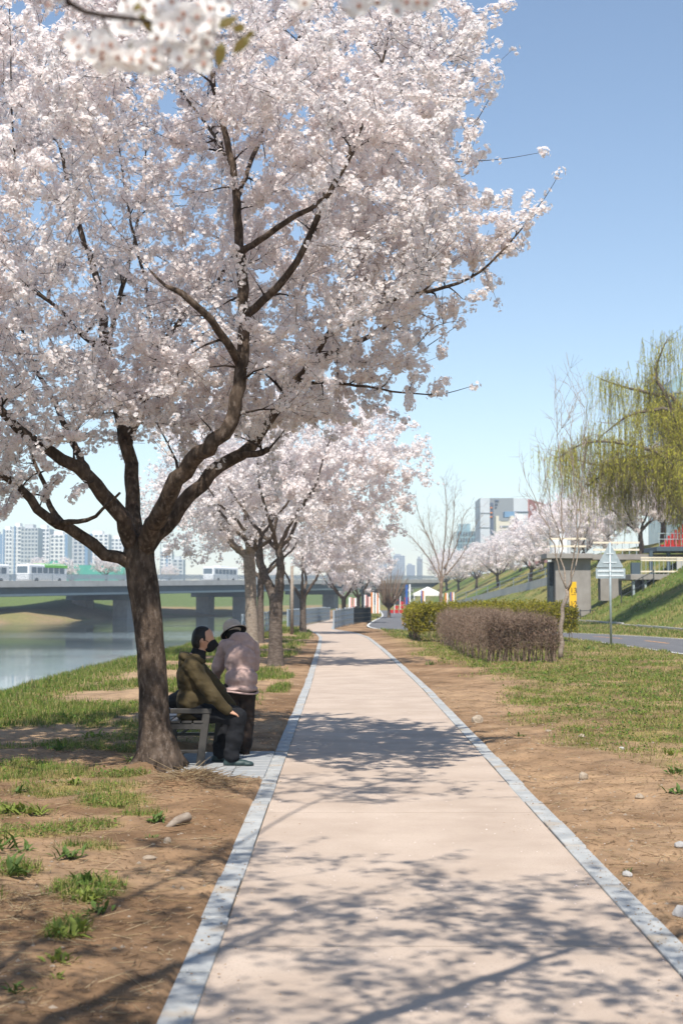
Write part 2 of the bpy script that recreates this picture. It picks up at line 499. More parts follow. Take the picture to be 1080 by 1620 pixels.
# ---------------------------------------------------------------- ground, river
def lines(parts):
    out = []
    for a, b, s0, s1 in parts:
        x = a
        while x < b - 1e-6:
            out.append(x); t = (x - a) / (b - a); x += s0 * (1 - t) + s1 * t
    out.append(parts[-1][1])
    return np.array(out)
gx = lines([(-2400, -400, 400, 200), (-400, -100, 60, 15), (-100, -30, 8, 3), (-30, -9.5, 2, .5), (-9.5, -3.4, .2, .12), (-3.4, 3.6, .075, .075), (3.6, 16, .12, .5), (16, 32, .5, 1.0),
            (32, 100, 3, 15), (100, 400, 30, 80), (400, 2400, 200, 400)])
gy = lines([(-60, -3, 12, 3), (-3, 4.5, .6, .2), (4.5, 17, .08, .12), (17, 40, .12, .4), (40, 115, .5, 2), (115, 480, 3, 8), (480, 2400, 40, 240)])
GX, GY = np.meshgrid(gx, gy)
GZ = height(GX.ravel(), GY.ravel()).reshape(GX.shape)
nx, ny = len(gx), len(gy)
V = np.stack([GX.ravel(), GY.ravel(), GZ.ravel()], 1)
idx = np.arange(nx * ny).reshape(ny, nx)
F = np.stack([idx[:-1, :-1].ravel(), idx[:-1, 1:].ravel(), idx[1:, 1:].ravel(), idx[1:, :-1].ravel()], 1)
x, y, z = V.T
g = grass(x, y)
nA, nB, nC = fbm(x * .5, y * .5, 51, 4), fbm(x * 2.2, y * 2.2, 57, 4), fbm(x * .08, y * .06, 63, 3)
def mixc(a, b, t): return np.asarray(a) * (1 - t)[:, None] + np.asarray(b) * t[:, None]
soil = mixc((.178, .108, .060), (.345, .230, .138), sstep(.3, .7, nA * .6 + nB * .4))
soil = mixc(soil, (.37, .265, .17), sstep(14, 20, y) * sstep(-1, -2, x) * .55)
thatch = mixc((.115, .115, .030), (.25, .20, .075), sstep(.35, .65, nB))
C = mixc(soil, thatch, np.clip(g, 0, 1) * .85)
far = sstep(34, 60, y) * sstep(1.5, 3, x)
C = mixc(C, mixc((.13, .15, .03), (.25, .21, .075), sstep(.4, .62, nA)), far * .8)
lev = sstep(16, 17, x)
C = mixc(C, mixc((.105, .15, .03), (.235, .205, .07), sstep(.40, .62, nA * .5 + nC * .5)), lev)
s_ = bank_x(y) - x
C = mixc(C, (.09, .13, .03), sstep(-.8, .2, s_))
q = (y - far_y(x)) * .75
fb = mixc((.30, .215, .125), (.21, .20, .075), sstep(.42, .62, nA * .4 + nC * .6))
fb = mixc(fb, (.12, .165, .055), sstep(28, 36, q))
C = np.where(((q > -6) & (s_ > 2))[:, None], fb, C)
me = np_mesh('ground', V, F, C, smooth=True)
tag(obj('ground', me, 'ground'), kind='structure')
water = np_mesh('river', [(-2400, -50, WATER_Z), (60, -50, WATER_Z), (60, 900, WATER_Z), (-2400, 900, WATER_Z)], [(0, 1, 2, 3)])
tag(obj('river', water, 'river_water'), kind='structure')

# ---------------------------------------------------------------- footpath with slabs and kerb stones
KW = .128
def ribbon(mb, y0, y1, off0, off1, z0, z1, step=1.0, gap=.004):
    """closed bar following the path between lateral offsets measured from its centre (functions of y)"""
    n = max(1, int(math.ceil((y1 - y0) / step)))
    vs = []
    for i in range(n + 1):
        yy = y0 + gap + (y1 - y0 - 2 * gap) * i / n
        a, b = off0(yy), off1(yy)
        vs += [(a, yy, z0), (b, yy, z0), (b, yy, z1), (a, yy, z1)]
    fs = [(0, 1, 2, 3), tuple(n * 4 + k for k in (3, 2, 1, 0))]
    for i in range(n):
        for k in range(4):
            fs.append((i * 4 + k, (i + 1) * 4 + k, (i + 1) * 4 + (k + 1) % 4, i * 4 + (k + 1) % 4))
    mb.add(vs, fs)
pc = lambda yy: float(path_c(yy)); pw = lambda yy: float(path_w(yy))
fp = tag(empty('footpath', (0, 0, 0)), kind='structure')
rng = random.Random(4)
yy = -6.53 + 1.0
ends = [yy]
while yy < 170: yy += 4.0 if yy < 70 else 10.0; ends.append(yy)
for a, b in zip(ends[:-1], ends[1:]):
    mb = MB(); ribbon(mb, a, b, lambda t: pc(t) - pw(t) + KW + .003, lambda t: pc(t) + pw(t) - KW - .003, -.07, 0.0, 1.0, .006)
    mb.build('slab', 'path_concrete', fp)
mb = MB(); ribbon(mb, -5.5, 165, lambda t: pc(t) - pw(t) + .01, lambda t: pc(t) + pw(t) - .01, -.085, -.012, 2.0, 0)
mb.build('path_bed', 'joint_sand', fp)
for side, nm in ((-1, 'kerb'), (1, 'kerb')):
    kb = tag(empty('kerb', (pc(0) + side * pw(0), 0, 0)), kind='structure')
    yy = -5.0
    while yy < 108:
        ln = 1.0 if yy < 60 else 3.0
        mb = MB(); dz = rng.uniform(-.005, .006); dx = rng.uniform(-.006, .006)
        if side < 0: ribbon(mb, yy, yy + ln, lambda t: pc(t) - pw(t) + dx, lambda t: pc(t) - pw(t) + KW + dx, -.08, .009 + dz, 1.0, .005)
        else: ribbon(mb, yy, yy + ln, lambda t: pc(t) + pw(t) - KW + dx, lambda t: pc(t) + pw(t) + dx, -.08, .009 + dz, 1.0, .003)
        mb.build('kerb_stone', 'kerb_concrete', kb, bevel=.004 if yy < 30 else 0)
        yy += ln

# paved pad under the bench: each paver its own piece
pad = tag(empty('bench_pad', (-1.25, 13.3, 0)), kind='structure')
MB().box((-1.115, 13.49, -.03), (.88, 2.12, .05)).build('pad_bed', 'joint_sand', pad)
pm = MB().box((0, 0, 0), (.292, .196, .05)).mesh('paver', bevel=.004)
for j in range(1, 11):
    for i in range(3):
        o = obj('paver', pm, 'paver', pad)
        o.location = (.585 - .148 - i * .296, 12.27 + j * .2 - 13.3, .002 + rng.uniform(-.004, .004))
        o.rotation_euler = (R(rng.uniform(-.5, .5)), R(rng.uniform(-.5, .5)), R(rng.uniform(-.4, .4)))

# ---------------------------------------------------------------- cycle road
def road_strip(off0, off1, z, i0=0, i1=None):
    P = ROADN[i0:i1]; T = np.gradient(P, axis=0); T /= np.linalg.norm(T, axis=1, keepdims=True)
    Nn = np.stack([T[:, 1], -T[:, 0]], 1)
    A, B = P + Nn * off0, P + Nn * off1
    V = np.concatenate([np.c_[A, np.full(len(A), z)], np.c_[B, np.full(len(B), z)]])
    n = len(P); k = np.arange(n - 1)
    return V, np.stack([k, k + n, k + n + 1, k + 1], 1)
V, F = road_strip(-ROAD_HW, ROAD_HW, -.008)
tag(obj('cycle_road', np_mesh('cycle_road', V, F), 'asphalt'), kind='structure')
mk = tag(empty('road_marking', (11, 50, 0)), kind='structure')
for o0, o1 in ((-ROAD_HW + .02, -ROAD_HW + .14), (ROAD_HW - .14, ROAD_HW - .02)):
    V, F = road_strip(o0, o1, -.003); V[:, 0] -= 11; V[:, 1] -= 50
    obj('edge_line', np_mesh('edge_line', V, F), 'white_paint', mk)
k = 2
while k < len(ROADN) - 6:
    V, F = road_strip(-.07, .07, -.003, k, k + 4); V[:, 0] -= 11; V[:, 1] -= 50
    obj('centre_dash', np_mesh('centre_dash', V, F), 'orange_paint', mk); k += 6
# ---------------------------------------------------------------- cherry trees
def unit(v): return v / (np.linalg.norm(v, axis=-1, keepdims=True) + 1e-9)

def flowers(C, Nrm, size, rg, pink=0.0, cup=.30, np_=5):
    """small blossoms: C centres, Nrm facing directions; one broad face per petal"""
    n = len(C)
    Nrm = unit(Nrm)
    ref = unit(rg.normal(size=(n, 3)))
    A = unit(np.cross(Nrm, ref)); B = np.cross(Nrm, A)
    s = (size * rg.uniform(.75, 1.2, n))[:, None]
    ph = rg.uniform(0, 6.28, n)[:, None]
    nv = 1 + 2 * np_; V = np.empty((n, nv, 3)); V[:, 0] = C
    for k in range(np_):
        for e, da in enumerate((-2.7 / np_, 2.7 / np_)):
            t = ph + k * 2 * math.pi / np_ + da
            r = s * rg.uniform(.42, .56, (n, 1))
            V[:, 1 + 2 * k + e] = C + (A * np.cos(t) + B * np.sin(t)) * r + Nrm * s * cup * rg.uniform(.5, 1.1, (n, 1)) * .5
    F = (np.arange(n)[:, None, None] * nv + np.array([[0, 1 + 2 * k, 2 + 2 * k] for k in range(np_)])[None]).reshape(-1, 3)
    col_ = np.empty((n, nv, 3))
    w = rg.uniform(0, 1, (n, 1)) ** 1.5 * .22 + pink * .7
    white, pinkc = np.array([.94, .94, .94]), np.array([.94, .875, .875])
    base = white * (1 - w) + pinkc * w
    base = base * rg.uniform(.93, 1.04, (n, 1))
    col_[:] = base[:, None, :]
    col_[:, 0] = base * np.array([.88, .74, .72])
    return V.reshape(-1, 3), F, np.clip(col_.reshape(-1, 3), 0, .95)

def in_env(P, env):
    ok = np.zeros(len(P), bool)
    for c, r in env: ok |= (((P - np.array(c)) / np.array(r)) ** 2).sum(1) < 1
    return ok

def grow(limbs, env, natt, rg, rule=None, mind=.22, zmin=None, fork=None):
    """fill a crown volume: every target point is reached by a curved branch from the nearest limb or branch"""
    lo = np.min([np.array(c) - np.array(r) for c, r in env], 0); hi = np.max([np.array(c) + np.array(r) for c, r in env], 0)
    T = []
    tries = 0
    while len(T) < natt and tries < 60:
        tries += 1
        vol = np.array([np.prod(r) for c, r in env]) ** .62; P = []
        for (c, r), k in zip(env, np.ceil(vol / vol.sum() * natt * 1.3).astype(int)):
            P.append(np.array(c) + unit(rg.normal(size=(k, 3))) * rg.uniform(0, 1, (k, 1)) ** (1 / 2.6) * np.array(r))
        P = rg.permutation(np.concatenate(P))
        if rule is not None: P = P[rule(P)]
        for p in P:
            if len(T) >= natt: break
            if not T or np.min(((np.array(T) - p) ** 2).sum(1)) > mind ** 2: T.append(p)
    T = np.array(T)
    nodes, ndir, nr = [], [], []
    for pts, rad in limbs:
        for i in range(len(pts)):
            if zmin is not None and pts[i].z < zmin: continue
            d = (pts[min(i + 1, len(pts) - 1)] - pts[max(i - 1, 0)]).normalized()
            nodes.append(np.array(pts[i])); ndir.append(np.array(d)); nr.append(rad[i])
    fk = np.array(fork if fork is not None else nodes[0])
    T = T[np.argsort(((T - np.mean(nodes, 0)) ** 2).sum(1))]
    cap = len(nodes) + natt * 14
    NP = np.zeros((cap, 3)); ND = np.zeros((cap, 3)); NR = np.zeros(cap); m = len(nodes)
    NP[:m], ND[:m], NR[:m] = nodes, ndir, nr
    branches = []
    for t in T:
        d = t - NP[:m]; L = np.linalg.norm(d, axis=1) + 1e-6
        cosd = (d * ND[:m]).sum(1) / L
        cost = L * (1.35 - .35 * cosd) + np.where(d[:, 2] < -.15, .25 * -d[:, 2], 0) + np.where(NR[:m] < .0035, .25, 0)
        k = int(np.argmin(cost)); l = L[k]
        n = max(3, int(l / .11))
        c1 = NP[k] + (ND[k] * .45 + np.array([0, 0, .12])) * l * .5
        tt = np.linspace(0, 1, n + 1)[:, None]
        pts = (1 - tt) ** 2 * NP[k] + 2 * tt * (1 - tt) * c1 + tt ** 2 * t
        pts[1:] += rg.normal(size=(n, 3)) * .010 * min(1, l)
        r0 = min(NR[k] * .78, .010 + .020 * l); rad = np.linspace(r0, max(.0022, r0 * .3), n + 1)
        branches.append((pts, rad))
        dd = unit(np.gradient(pts, axis=0))
        e = min(cap - m, n)
        NP[m:m + e], ND[m:m + e], NR[m:m + e] = pts[1:1 + e], dd[1:1 + e], rad[1:1 + e]; m += e
    return branches

def blossom(branches, limbs, rg, target, size, tw=(.12, .42), per=.10, cl=.045, zmin=2.2, nper=None, keep=None):
    """twigs on the branches, flower clusters along branches and twigs; returns stick segments and flowers"""
    S0, S1, Ra, Rb, CC, CD = [], [], [], [], [], []
    for pts, rad in branches:
        n = len(pts)
        S0.append(pts[:-1]); S1.append(pts[1:]); Ra.append(rad[:-1]); Rb.append(rad[1:])
        L = np.linalg.norm(np.diff(pts, axis=0), axis=1).sum()
        k = max(1, int(L / cl * .8))
        t = np.sort(rg.uniform(.12, 1, k)) * (n - 1); i = np.minimum(t.astype(int), n - 2); f = (t - i)[:, None]
        CC.append(pts[i] * (1 - f) + pts[i + 1] * f); CD.append(np.zeros((k, 3)))
        dd = unit(np.gradient(pts, axis=0))
        kt = int(L / per + rg.uniform())
        if kt:
            ti = rg.integers(1, n, kt)
            dirs = unit(dd[ti] * .6 + unit(rg.normal(size=(kt, 3))) * .9 + np.array([0, 0, .28]))
            ln = rg.uniform(tw[0], tw[1], kt)[:, None]
            a = pts[ti]; mid = a + dirs * ln * .5 + rg.normal(size=(kt, 3)) * .012; b = a + dirs * ln + np.array([0, 0, .03])
            S0 += [a, mid]; S1 += [mid, b]; Ra += [np.full(kt, .0028), np.full(kt, .0021)]; Rb += [np.full(kt, .0021), np.full(kt, .0013)]
            for q in range(kt):
                kk = max(2, int(ln[q, 0] / cl)); f = np.sort(rg.uniform(.08, 1.05, kk))[:, None]
                CC.append(a[q] + (b[q] - a[q]) * f); CD.append(np.repeat(dirs[q:q + 1] * .25, kk, 0))
    CC = np.concatenate(CC); CD = np.concatenate(CD)
    if keep is not None:
        m = keep(CC); CC, CD = CC[m], CD[m]
    per_c = max(1.0, target / len(CC))
    cnt = np.floor(per_c + rg.uniform(0, 1, len(CC))).astype(int)
    # patches with fewer and with more flowers
    big = fbm(CC[:, 0] * 1.7 + CC[:, 1] * .9, CC[:, 2] * 1.7, 77, 3)
    cnt = np.maximum(0, np.round(cnt * (.40 + 1.2 * sstep(.30, .64, big)))).astype(int)
    ix = np.repeat(np.arange(len(CC)), cnt)
    d = unit(rg.normal(size=(len(ix), 3)) + CD[ix])
    pos = CC[ix] + d * (size * rg.uniform(.45, 1.45, len(ix)))[:, None]
    return (np.concatenate(S0), np.concatenate(S1), np.concatenate(Ra), np.concatenate(Rb)), pos, d

def rough_tube(mb, pts, rad, n, rg, amt):
    """trunk or limb with uneven girth"""
    b = len(mb.v); mb.tube(pts, rad, n)
    V = np.array(mb.v[b:]); c = np.repeat(np.array([tuple(p) for p in pts]), n, 0)
    k = np.tile(np.arange(n), len(pts)); zz = np.repeat(np.arange(len(pts)), n)
    s = 1 + amt * (fbm(k * 3 / n * 2 + 9, zz * .35, int(rg.integers(99)), 3) - .5) * 2 + amt * .6 * (rg.uniform(size=len(V)) - .5)
    V = c + (V - c) * s[:, None]
    mb.v[b:] = [tuple(v) for v in V]

def cherry(name, label, base, trunk, limbs, env, natt, size, target, seed, group=None, rule=None, sprouts=(), bark='bark', sides=(20, 10),
           mind=.22, tw=(.12, .42), per=.10, cl=.045, zmin=None, pink=0.0, keep=None, cat='tree', petal='petal', np_=4, clear=None):
    rg = np.random.default_rng(seed)
    base = Vector(base)
    root = tag(empty(name, base), label, cat, group)
    mb = MB(); tp, tr = smoothline(trunk, .10)
    rough_tube(mb, tp, tr, sides[0], rg, .10)
    mb.build('trunk', bark, root, smooth=True)
    if sides[0] > 20:
        for a_ in (.3, 1.5, 2.6, 3.7, 4.6, 5.6):
            d_ = Vector((math.cos(a_), math.sin(a_), 0)); f_ = base + d_ * .10
            mb2 = MB(); rough_tube(mb2, [f_ + Vector((0, 0, .26)) - d_ * .03, f_ + d_ * .015 + Vector((0, 0, .14)), f_ + d_ * .085 + Vector((0, 0, .02)), f_ + d_ * .17 - Vector((0, 0, .06))], [.03, .055, .05, .03], 10, rg, .15); mb2.build('root', bark, root, smooth=True)
    sm = []
    for lb in limbs:
        lp, lr = smoothline(lb, .10)
        lp = [lp[0]] + [p + Vector(rg.normal(size=3)) * min(.012, .25 * r) for p, r in zip(lp[1:], lr[1:])]
        sm.append((lp, lr))
        mb = MB(); rough_tube(mb, lp, lr, sides[1], rg, .10); mb.build('limb', bark, root, smooth=True)
    br = grow(sm, env, natt, rg, rule, mind, zmin)
    if clear:                                     # no flowers right on the old wood
        q = np.array([tuple(p) for lp, lr in sm for p, r in zip(lp, lr) if r > .024])
        q2 = np.concatenate([p[r > .0085] for p, r in br])
        near_q = lambda P, Q, c: np.concatenate([((P[i:i + 3000, None, :] - Q[None]) ** 2).sum(2).min(1) > c ** 2 for i in range(0, len(P), 3000)])
        keep = lambda P: near_q(P, q, clear) & near_q(P, q2, .08)
    sticks, pos, d = blossom(br, sm, rg, target, size, tw, per, cl, keep=keep)
    P0, P1, Ra, Rb = sticks
    sp_pos, sp_d = [], []
    for s_pts, tips in sprouts:
        q, rq = smoothline(s_pts, .12)
        A = np.array([tuple(p) for p in q])
        P0 = np.concatenate([P0, A[:-1]]); P1 = np.concatenate([P1, A[1:]]); Ra = np.concatenate([Ra, rq[:-1]]); Rb = np.concatenate([Rb, rq[1:]])
        for f0, f1, k in tips:
            t = rg.uniform(f0, f1, k) * (len(A) - 1); i = np.minimum(t.astype(int), len(A) - 2); f = (t - i)[:, None]
            dd = unit(rg.normal(size=(k, 3)))
            sp_pos.append(A[i] * (1 - f) + A[i + 1] * f + dd * size * rg.uniform(.5, 1.3, k)[:, None]); sp_d.append(dd)
    if sp_pos:
        pos = np.concatenate([pos] + sp_pos); d = np.concatenate([d] + sp_d)
    off = np.array(base)
    V, F = seg_tubes(P0 - off, P1 - off, Ra, Rb, 3)
    tag(obj('branches', np_mesh('branches', V, F), 'twig', root), kind='stuff')
    V, F, C = flowers(pos - off, d + np.array([0, -.12, .22]), size, rg, pink, np_=np_)
    tag(obj('crown', np_mesh('crown', V, F, C), petal, root), kind='stuff')
    return root

def auto_limbs(fork, n, spread, h, r, rng, lean=(0, 0)):
    out = []
    a0 = rng.uniform(0, 6.28)
    for i in range(n):
        a = a0 + i * 6.283 / n + rng.uniform(-.3, .3); s = spread * rng.uniform(.6, 1.05); hh = h * rng.uniform(.7, 1.05)
        d = Vector((math.cos(a), math.sin(a), 0)); f = Vector(fork)
        pts = [(f - Vector((0, 0, .12)), r * .95)]
        for t in (.18, .38, .6, .8, 1.0):
            pts.append((f + d * s * (t ** .85) + Vector((lean[0] * t, lean[1] * t, hh * (t ** 1.15))) + Vector([rng.uniform(-.08, .08) for _ in range(3)]) * s * .5, r * (.85 - .72 * t)))
        out.append(pts)
    return out

def T(u, v, dy=0.0, Y=13.0): return at(u, v, Y + dy)

# --- the big cherry beside the bench
MT = 1.0 / 173 / 2
def W(px): return px * MT
z0 = hz(-1.66, 13.0)
trunk = [(Vector((-1.655, 13.0, z0 - .12)), .235), (Vector((-1.66, 13.0, z0 + .02)), .205), (Vector((-1.675, 13.0, z0 + .16)), .178), (T(245, 1150), .158), (T(243, 1090), .150), (T(237, 1010), .142),
         (T(230, 950), .145), (T(223, 905), .150), (T(219, 872), .155), (T(219, 850), .12)]
limbs = [
    [(T(216, 898), .07), (T(190, 884, -.05), .068), (T(165, 876, -.1), .066), (T(130, 848, -.2), .060), (T(104, 830, -.3), .056), (T(80, 824, -.4), .052), (T(58, 806, -.5), .048), (T(35, 776, -.6), .042), (T(5, 752, -.8), .036), (T(-45, 735, -1.0), .026), (T(-110, 690, -1.1), .014)],
    [(T(100, 829, -.3), .036), (T(78, 800, -.1), .030), (T(70, 765, .1), .024), (T(50, 720, .2), .018), (T(38, 660, .3), .012)],
    [(T(95, 828, -.35), .030), (T(125, 824, -.55), .024), (T(152, 816, -.75), .018), (T(190, 780, -1.0), .012)],
    [(T(214, 872), .095), (T(190, 822, -.2), .086), (T(165, 785, -.35), .078), (T(140, 752, -.5), .070), (T(100, 728, -.6), .060), (T(45, 692, -.75), .050), (T(5, 655, -.9), .042), (T(-40, 600, -1.0), .030), (T(-90, 520, -1.0), .018)],
    [(T(148, 762, -.45), .046), (T(130, 730, -.1), .040), (T(110, 690, .2), .034), (T(88, 640, .5), .028), (T(60, 590, .7), .022), (T(35, 520, .9), .014)],
    [(T(220, 868, .05), .088), (T(213, 810, .2), .082), (T(207, 750, .35), .076), (T(198, 690, .5), .070), (T(188, 640, .6), .064), (T(174, 575, .7), .056), (T(162, 505, .8), .048), (T(150, 430, .9), .038), (T(120, 340, 1.0), .028), (T(95, 230, 1.0), .018)],
    [(T(176, 580, .7), .042), (T(150, 545, .5), .034), (T(120, 520, .3), .028), (T(95, 490, .1), .022), (T(40, 450, -.1), .014)],
    [(T(203, 705, .5), .050), (T(225, 640, .8), .046), (T(243, 590, 1.0), .042), (T(258, 545, 1.1), .038), (T(300, 490, 1.2), .034), (T(335, 458, 1.3), .028), (T(370, 400, 1.4), .020), (T(400, 310, 1.5), .012)],
    [(T(258, 545, 1.1), .030), (T(290, 548, 1.2), .026), (T(320, 530, 1.3), .020), (T(360, 520, 1.6), .012)],
    [(T(228, 872, -.02), .100), (T(248, 820, -.3), .094), (T(272, 778, -.55), .088), (T(305, 732, -.75), .082), (T(340, 698, -.95), .076), (T(366, 665, -.95), .070), (T(379, 610, -.95), .064), (T(385, 550, -.95), .060), (T(386, 480, -.95), .056), (T(381, 420, -.95), .050), (T(378, 360, -.95), .044), (T(368, 260, -.95), .034), (T(345, 160, -.95), .026), (T(325, 60, -.95), .018), (T(300, -60, -.85), .010)],
    [(T(378, 575, -0.95), .044), (T(350, 525, -1.25), .038), (T(318, 490, -1.45), .034), (T(288, 463, -1.50), .030), (T(262, 452, -1.5), .016), (T(240, 430, -1.4), .010)],
    [(T(386, 500, -0.95), .044), (T(415, 474, -1.05), .040), (T(452, 436, -1.15), .036), (T(482, 390, -1.25), .032), (T(510, 325, -1.25), .028), (T(545, 260, -1.35), .022), (T(585, 170, -1.45), .016), (T(610, 80, -1.45), .010)],
    [(T(380, 398, -0.95), .034), (T(410, 382, -1.25), .030), (T(450, 352, -1.45), .026), (T(510, 315, -1.55), .020), (T(560, 240, -1.75), .012)],
    [(T(366, 260, -.95), .024), (T(345, 225, -.2), .020), (T(318, 185, 0), .016), (T(260, 110, .2), .010)],
    [(T(374, 320, -.95), .026), (T(410, 220, -.2), .021), (T(440, 120, 0), .016), (T(490, 30, .2), .010)],
    [(T(232, 866, .1), .090), (T(262, 832, .1), .084), (T(300, 785, .1), .078), (T(335, 750, .1), .073), (T(368, 725, .15), .068), (T(398, 705, .2), .062), (T(420, 676, .25), .054), (T(448, 632, .3), .048), (T(470, 600, .3), .044), (T(515, 565, .3), .036), (T(560, 542, .3), .030), (T(600, 524, .3), .024), (T(650, 480, .2), .017), (T(690, 440, .2), .010)],
    [(T(372, 722, .15), .038), (T(405, 718, .0), .034), (T(424, 712, -.1), .030)],
    [(T(472, 598, .3), .030), (T(500, 560, 0), .027), (T(540, 505, -.2), .024), (T(600, 480, -.3), .021), (T(680, 460, -.4), .018), (T(745, 440, -.4), .014), (T(800, 390, -.4), .010), (T(838, 345, -.4), .006)],
    [(T(466, 606, .3), .020), (T(520, 605, 0), .016), (T(580, 612, -.2), .013), (T(640, 622, -.3), .009), (T(700, 625, -.3), .005)],
    [(T(186, 630, .6), .040), (T(170, 560, 1.1), .034), (T(190, 470, 1.6), .028), (T(215, 370, 2.0), .020), (T(230, 250, 2.2), .012)],
    [(T(198, 690, .5), .034), (T(215, 640, .8), .028), (T(240, 560, .9), .024), (T(230, 450, 1.0), .020), (T(205, 340, 1.1), .014), (T(190, 240, 1.2), .009)],
]
trunk = [(p, r * (.90 if k > 2 else 1.0)) for k, (p, r) in enumerate(trunk)]
limbs = [[(p, r * .88) for p, r in lb] for lb in limbs]
env = [((-1.8, 12.8, 5.5), (2.75, 2.8, 2.95)), ((-3.6, 12.3, 3.9), (1.7, 2.0, 1.4)), ((-.1, 12.8, 4.2), (1.15, 1.3, .75)), ((.85, 12.6, 4.6), (.95, .55, .40)), ((1.0, 12.6, 4.7), (.85, .45, .38)), ((.5, 12.7, 4.15), (.7, .5, .3)), ((.40, 12.6, 6.2), (.85, 1.4, 1.4)), ((.2, 12.7, 3.55), (.85, .5, .25)), ((-1.2, 13.3, 3.6), (1.8, 1.8, .9)), ((.05, 11.2, 5.1), (1.15, 1.4, 1.5)), ((-3.3, 12.6, 3.0), (.7, 1.0, .8)), ((-1.9, 10.5, 5.0), (1.05, .8, .65)), ((-1.3, 10.9, 5.9), (1.0, .8, .6)), ((-2.80, 12.3, 2.72), (.38, .8, .52)), ((-2.6, 12.6, 3.3), (.9, .8, .5))]  # lobes towards the camera are added to shade the path and the bench
def main_rule(P):
    # the open space round the fork stays free of twigs
    dx, dy = P[:, 0] + 1.75, P[:, 1] - 13
    rad = np.hypot(dx * .8, dy)
    low = 2.75 + .55 * np.clip(1.1 - rad, 0, 2)
    left_gap = (P[:, 0] < -2.1) & (P[:, 0] > -2.62) & (P[:, 2] < 2.8)
    window = (((P[:, 0] + 1.1) / .95) ** 2 + ((P[:, 2] - 4.2) / 1.2) ** 2 < 1) & (P[:, 1] < 11.75)
    return ~window & ((P[:, 2] > low) | (P[:, 0] < -2.62)) & ~left_gap & (P[:, 2] > 2.15)
sprouts = [
    ([(T(660, 262, -.6), .006), (T(720, 256, -.6), .005), (T(790, 252, -.6), .0035), (T(862, 240, -.6), .002)], [(.96, 1, 26), (.55, .62, 6), (.0, .4, 40)]),
    ([(T(835, 345, -.4), .005), (T(862, 312, -.4), .0035), (T(888, 268, -.4), .002)], [(.9, 1, 16), (.45, .6, 10), (0, .35, 30)]),
    ([(T(690, 626, -.3), .005), (T(722, 618, -.3), .004), (T(752, 609, -.3), .002)], [(.93, 1, 16), (.0, .3, 14)]),
    ([(T(700, 210, -.4), .006), (T(722, 110, -.4), .005), (T(735, 5, -.4), .0025)], [(.9, 1, 18), (0, .5, 16)]),
    ([(T(726, 235, -.3), .006), (T(760, 180, -.3), .004), (T(788, 130, -.3), .002)], [(.7, 1, 40)]),
    ([(T(520, 200, -1.2), .010), (T(515, 90, -1.2), .007), (T(506, 30, -1.2), .003)], [(0, .1, 5)]),
    ([(T(30, 320, -1.6), .012), (T(20, 190, -1.6), .009), (T(17, 60, -1.6), .006), (T(14, -30, -1.6), .003)], [(0, .2, 10)]),
    ([(T(650, 110, -.8), .006), (T(672, 60, -.8), .004), (T(702, 18, -.8), .002)], [(.2, .4, 12)]),
    ([(T(660, 545, 0), .005), (T(690, 515, 0), .004), (T(731, 507, 0), .002)], [(.9, 1, 12), (.1, .4, 8)]),
    ([(T(32, 772, -.6), .009), (T(18, 792, -.7), .006), (T(4, 818, -.75), .003)], [(.1, 1, 170)]),
    ([(T(8, 754, -.8), .010), (T(14, 722, -.9), .007), (T(30, 690, -.95), .004)], [(.15, 1, 190)]),
    ([(T(62, 806, -.5), .008), (T(74, 776, -.5), .006), (T(98, 752, -.55), .003)], [(.3, 1, 150)]),
    ([(T(48, 694, -.75), .009), (T(62, 722, -.8), .006), (T(80, 742, -.8), .003)], [(.15, 1, 190)]),
    ([(T(60, 705, -.7), .009), (T(95, 690, -.9), .006), (T(130, 690, -.95), .003)], [(.15, 1, 190)]),
    ([(T(0, 745, -.8), .009), (T(-8, 780, -.8), .006), (T(-4, 812, -.8), .003)], [(.1, 1, 170)]),
    ([(T(150, 760, -.5), .008), (T(128, 772, -.7), .006), (T(112, 790, -.75), .003)], [(.4, 1, 90)]),
    ([(T(675, 548, .1), .005), (T(716, 520, .1), .003), (T(735, 508, .1), .002)], [(.5, 1, 20)]),
]
cherry('cherry_tree', 'big cherry tree in full blossom with a dark forked trunk beside the bench', (-1.66, 13.0, z0), trunk, limbs, env, 1480, .042, 232000, 7,
       rule=main_rule, sprouts=sprouts, zmin=2.4, sides=(28, 12), per=.125, cl=.05, tw=(.14, .5), clear=.09)

# --- the cherry trees farther along the path
rng = random.Random(12)
def row_tree(name_label, x, y, h_fork, r, env, natt, size, target, seed, forks=5, bark='bark_grey', lean=0.0, group=None, spread=1.9, h=2.6, tw=(.15, .5), per=.16, cl=.07, pink=0.0, fork2=None, zmin=None):
    zb = hz(x, y)
    rr = random.Random(seed)
    trunk = [((x, y, zb - .1), r * 1.45), ((x, y, zb + .06), r * 1.2), ((x + lean * .2, y, zb + .4), r), ((x + lean * .6, y, zb + h_fork * .65), r * .9), ((x + lean, y, zb + h_fork), r * .95), ((x + lean, y, zb + h_fork + .1), r * .6)]
    trunk = [(Vector(p), q) for p, q in trunk]
    fk = Vector((x + lean, y, zb + h_fork))
    limbs = auto_limbs(fk, forks, spread, h, r * .62, rr) if fork2 is None else fork2(fk, r, rr)
    return cherry('cherry_tree', name_label, (x, y, zb), trunk, limbs, env, natt, size, target, seed, group=group, bark=bark, sides=(14, 8), mind=.3, tw=tw, per=per, cl=cl, zmin=zmin or (zb + h_fork + .3), pink=pink)
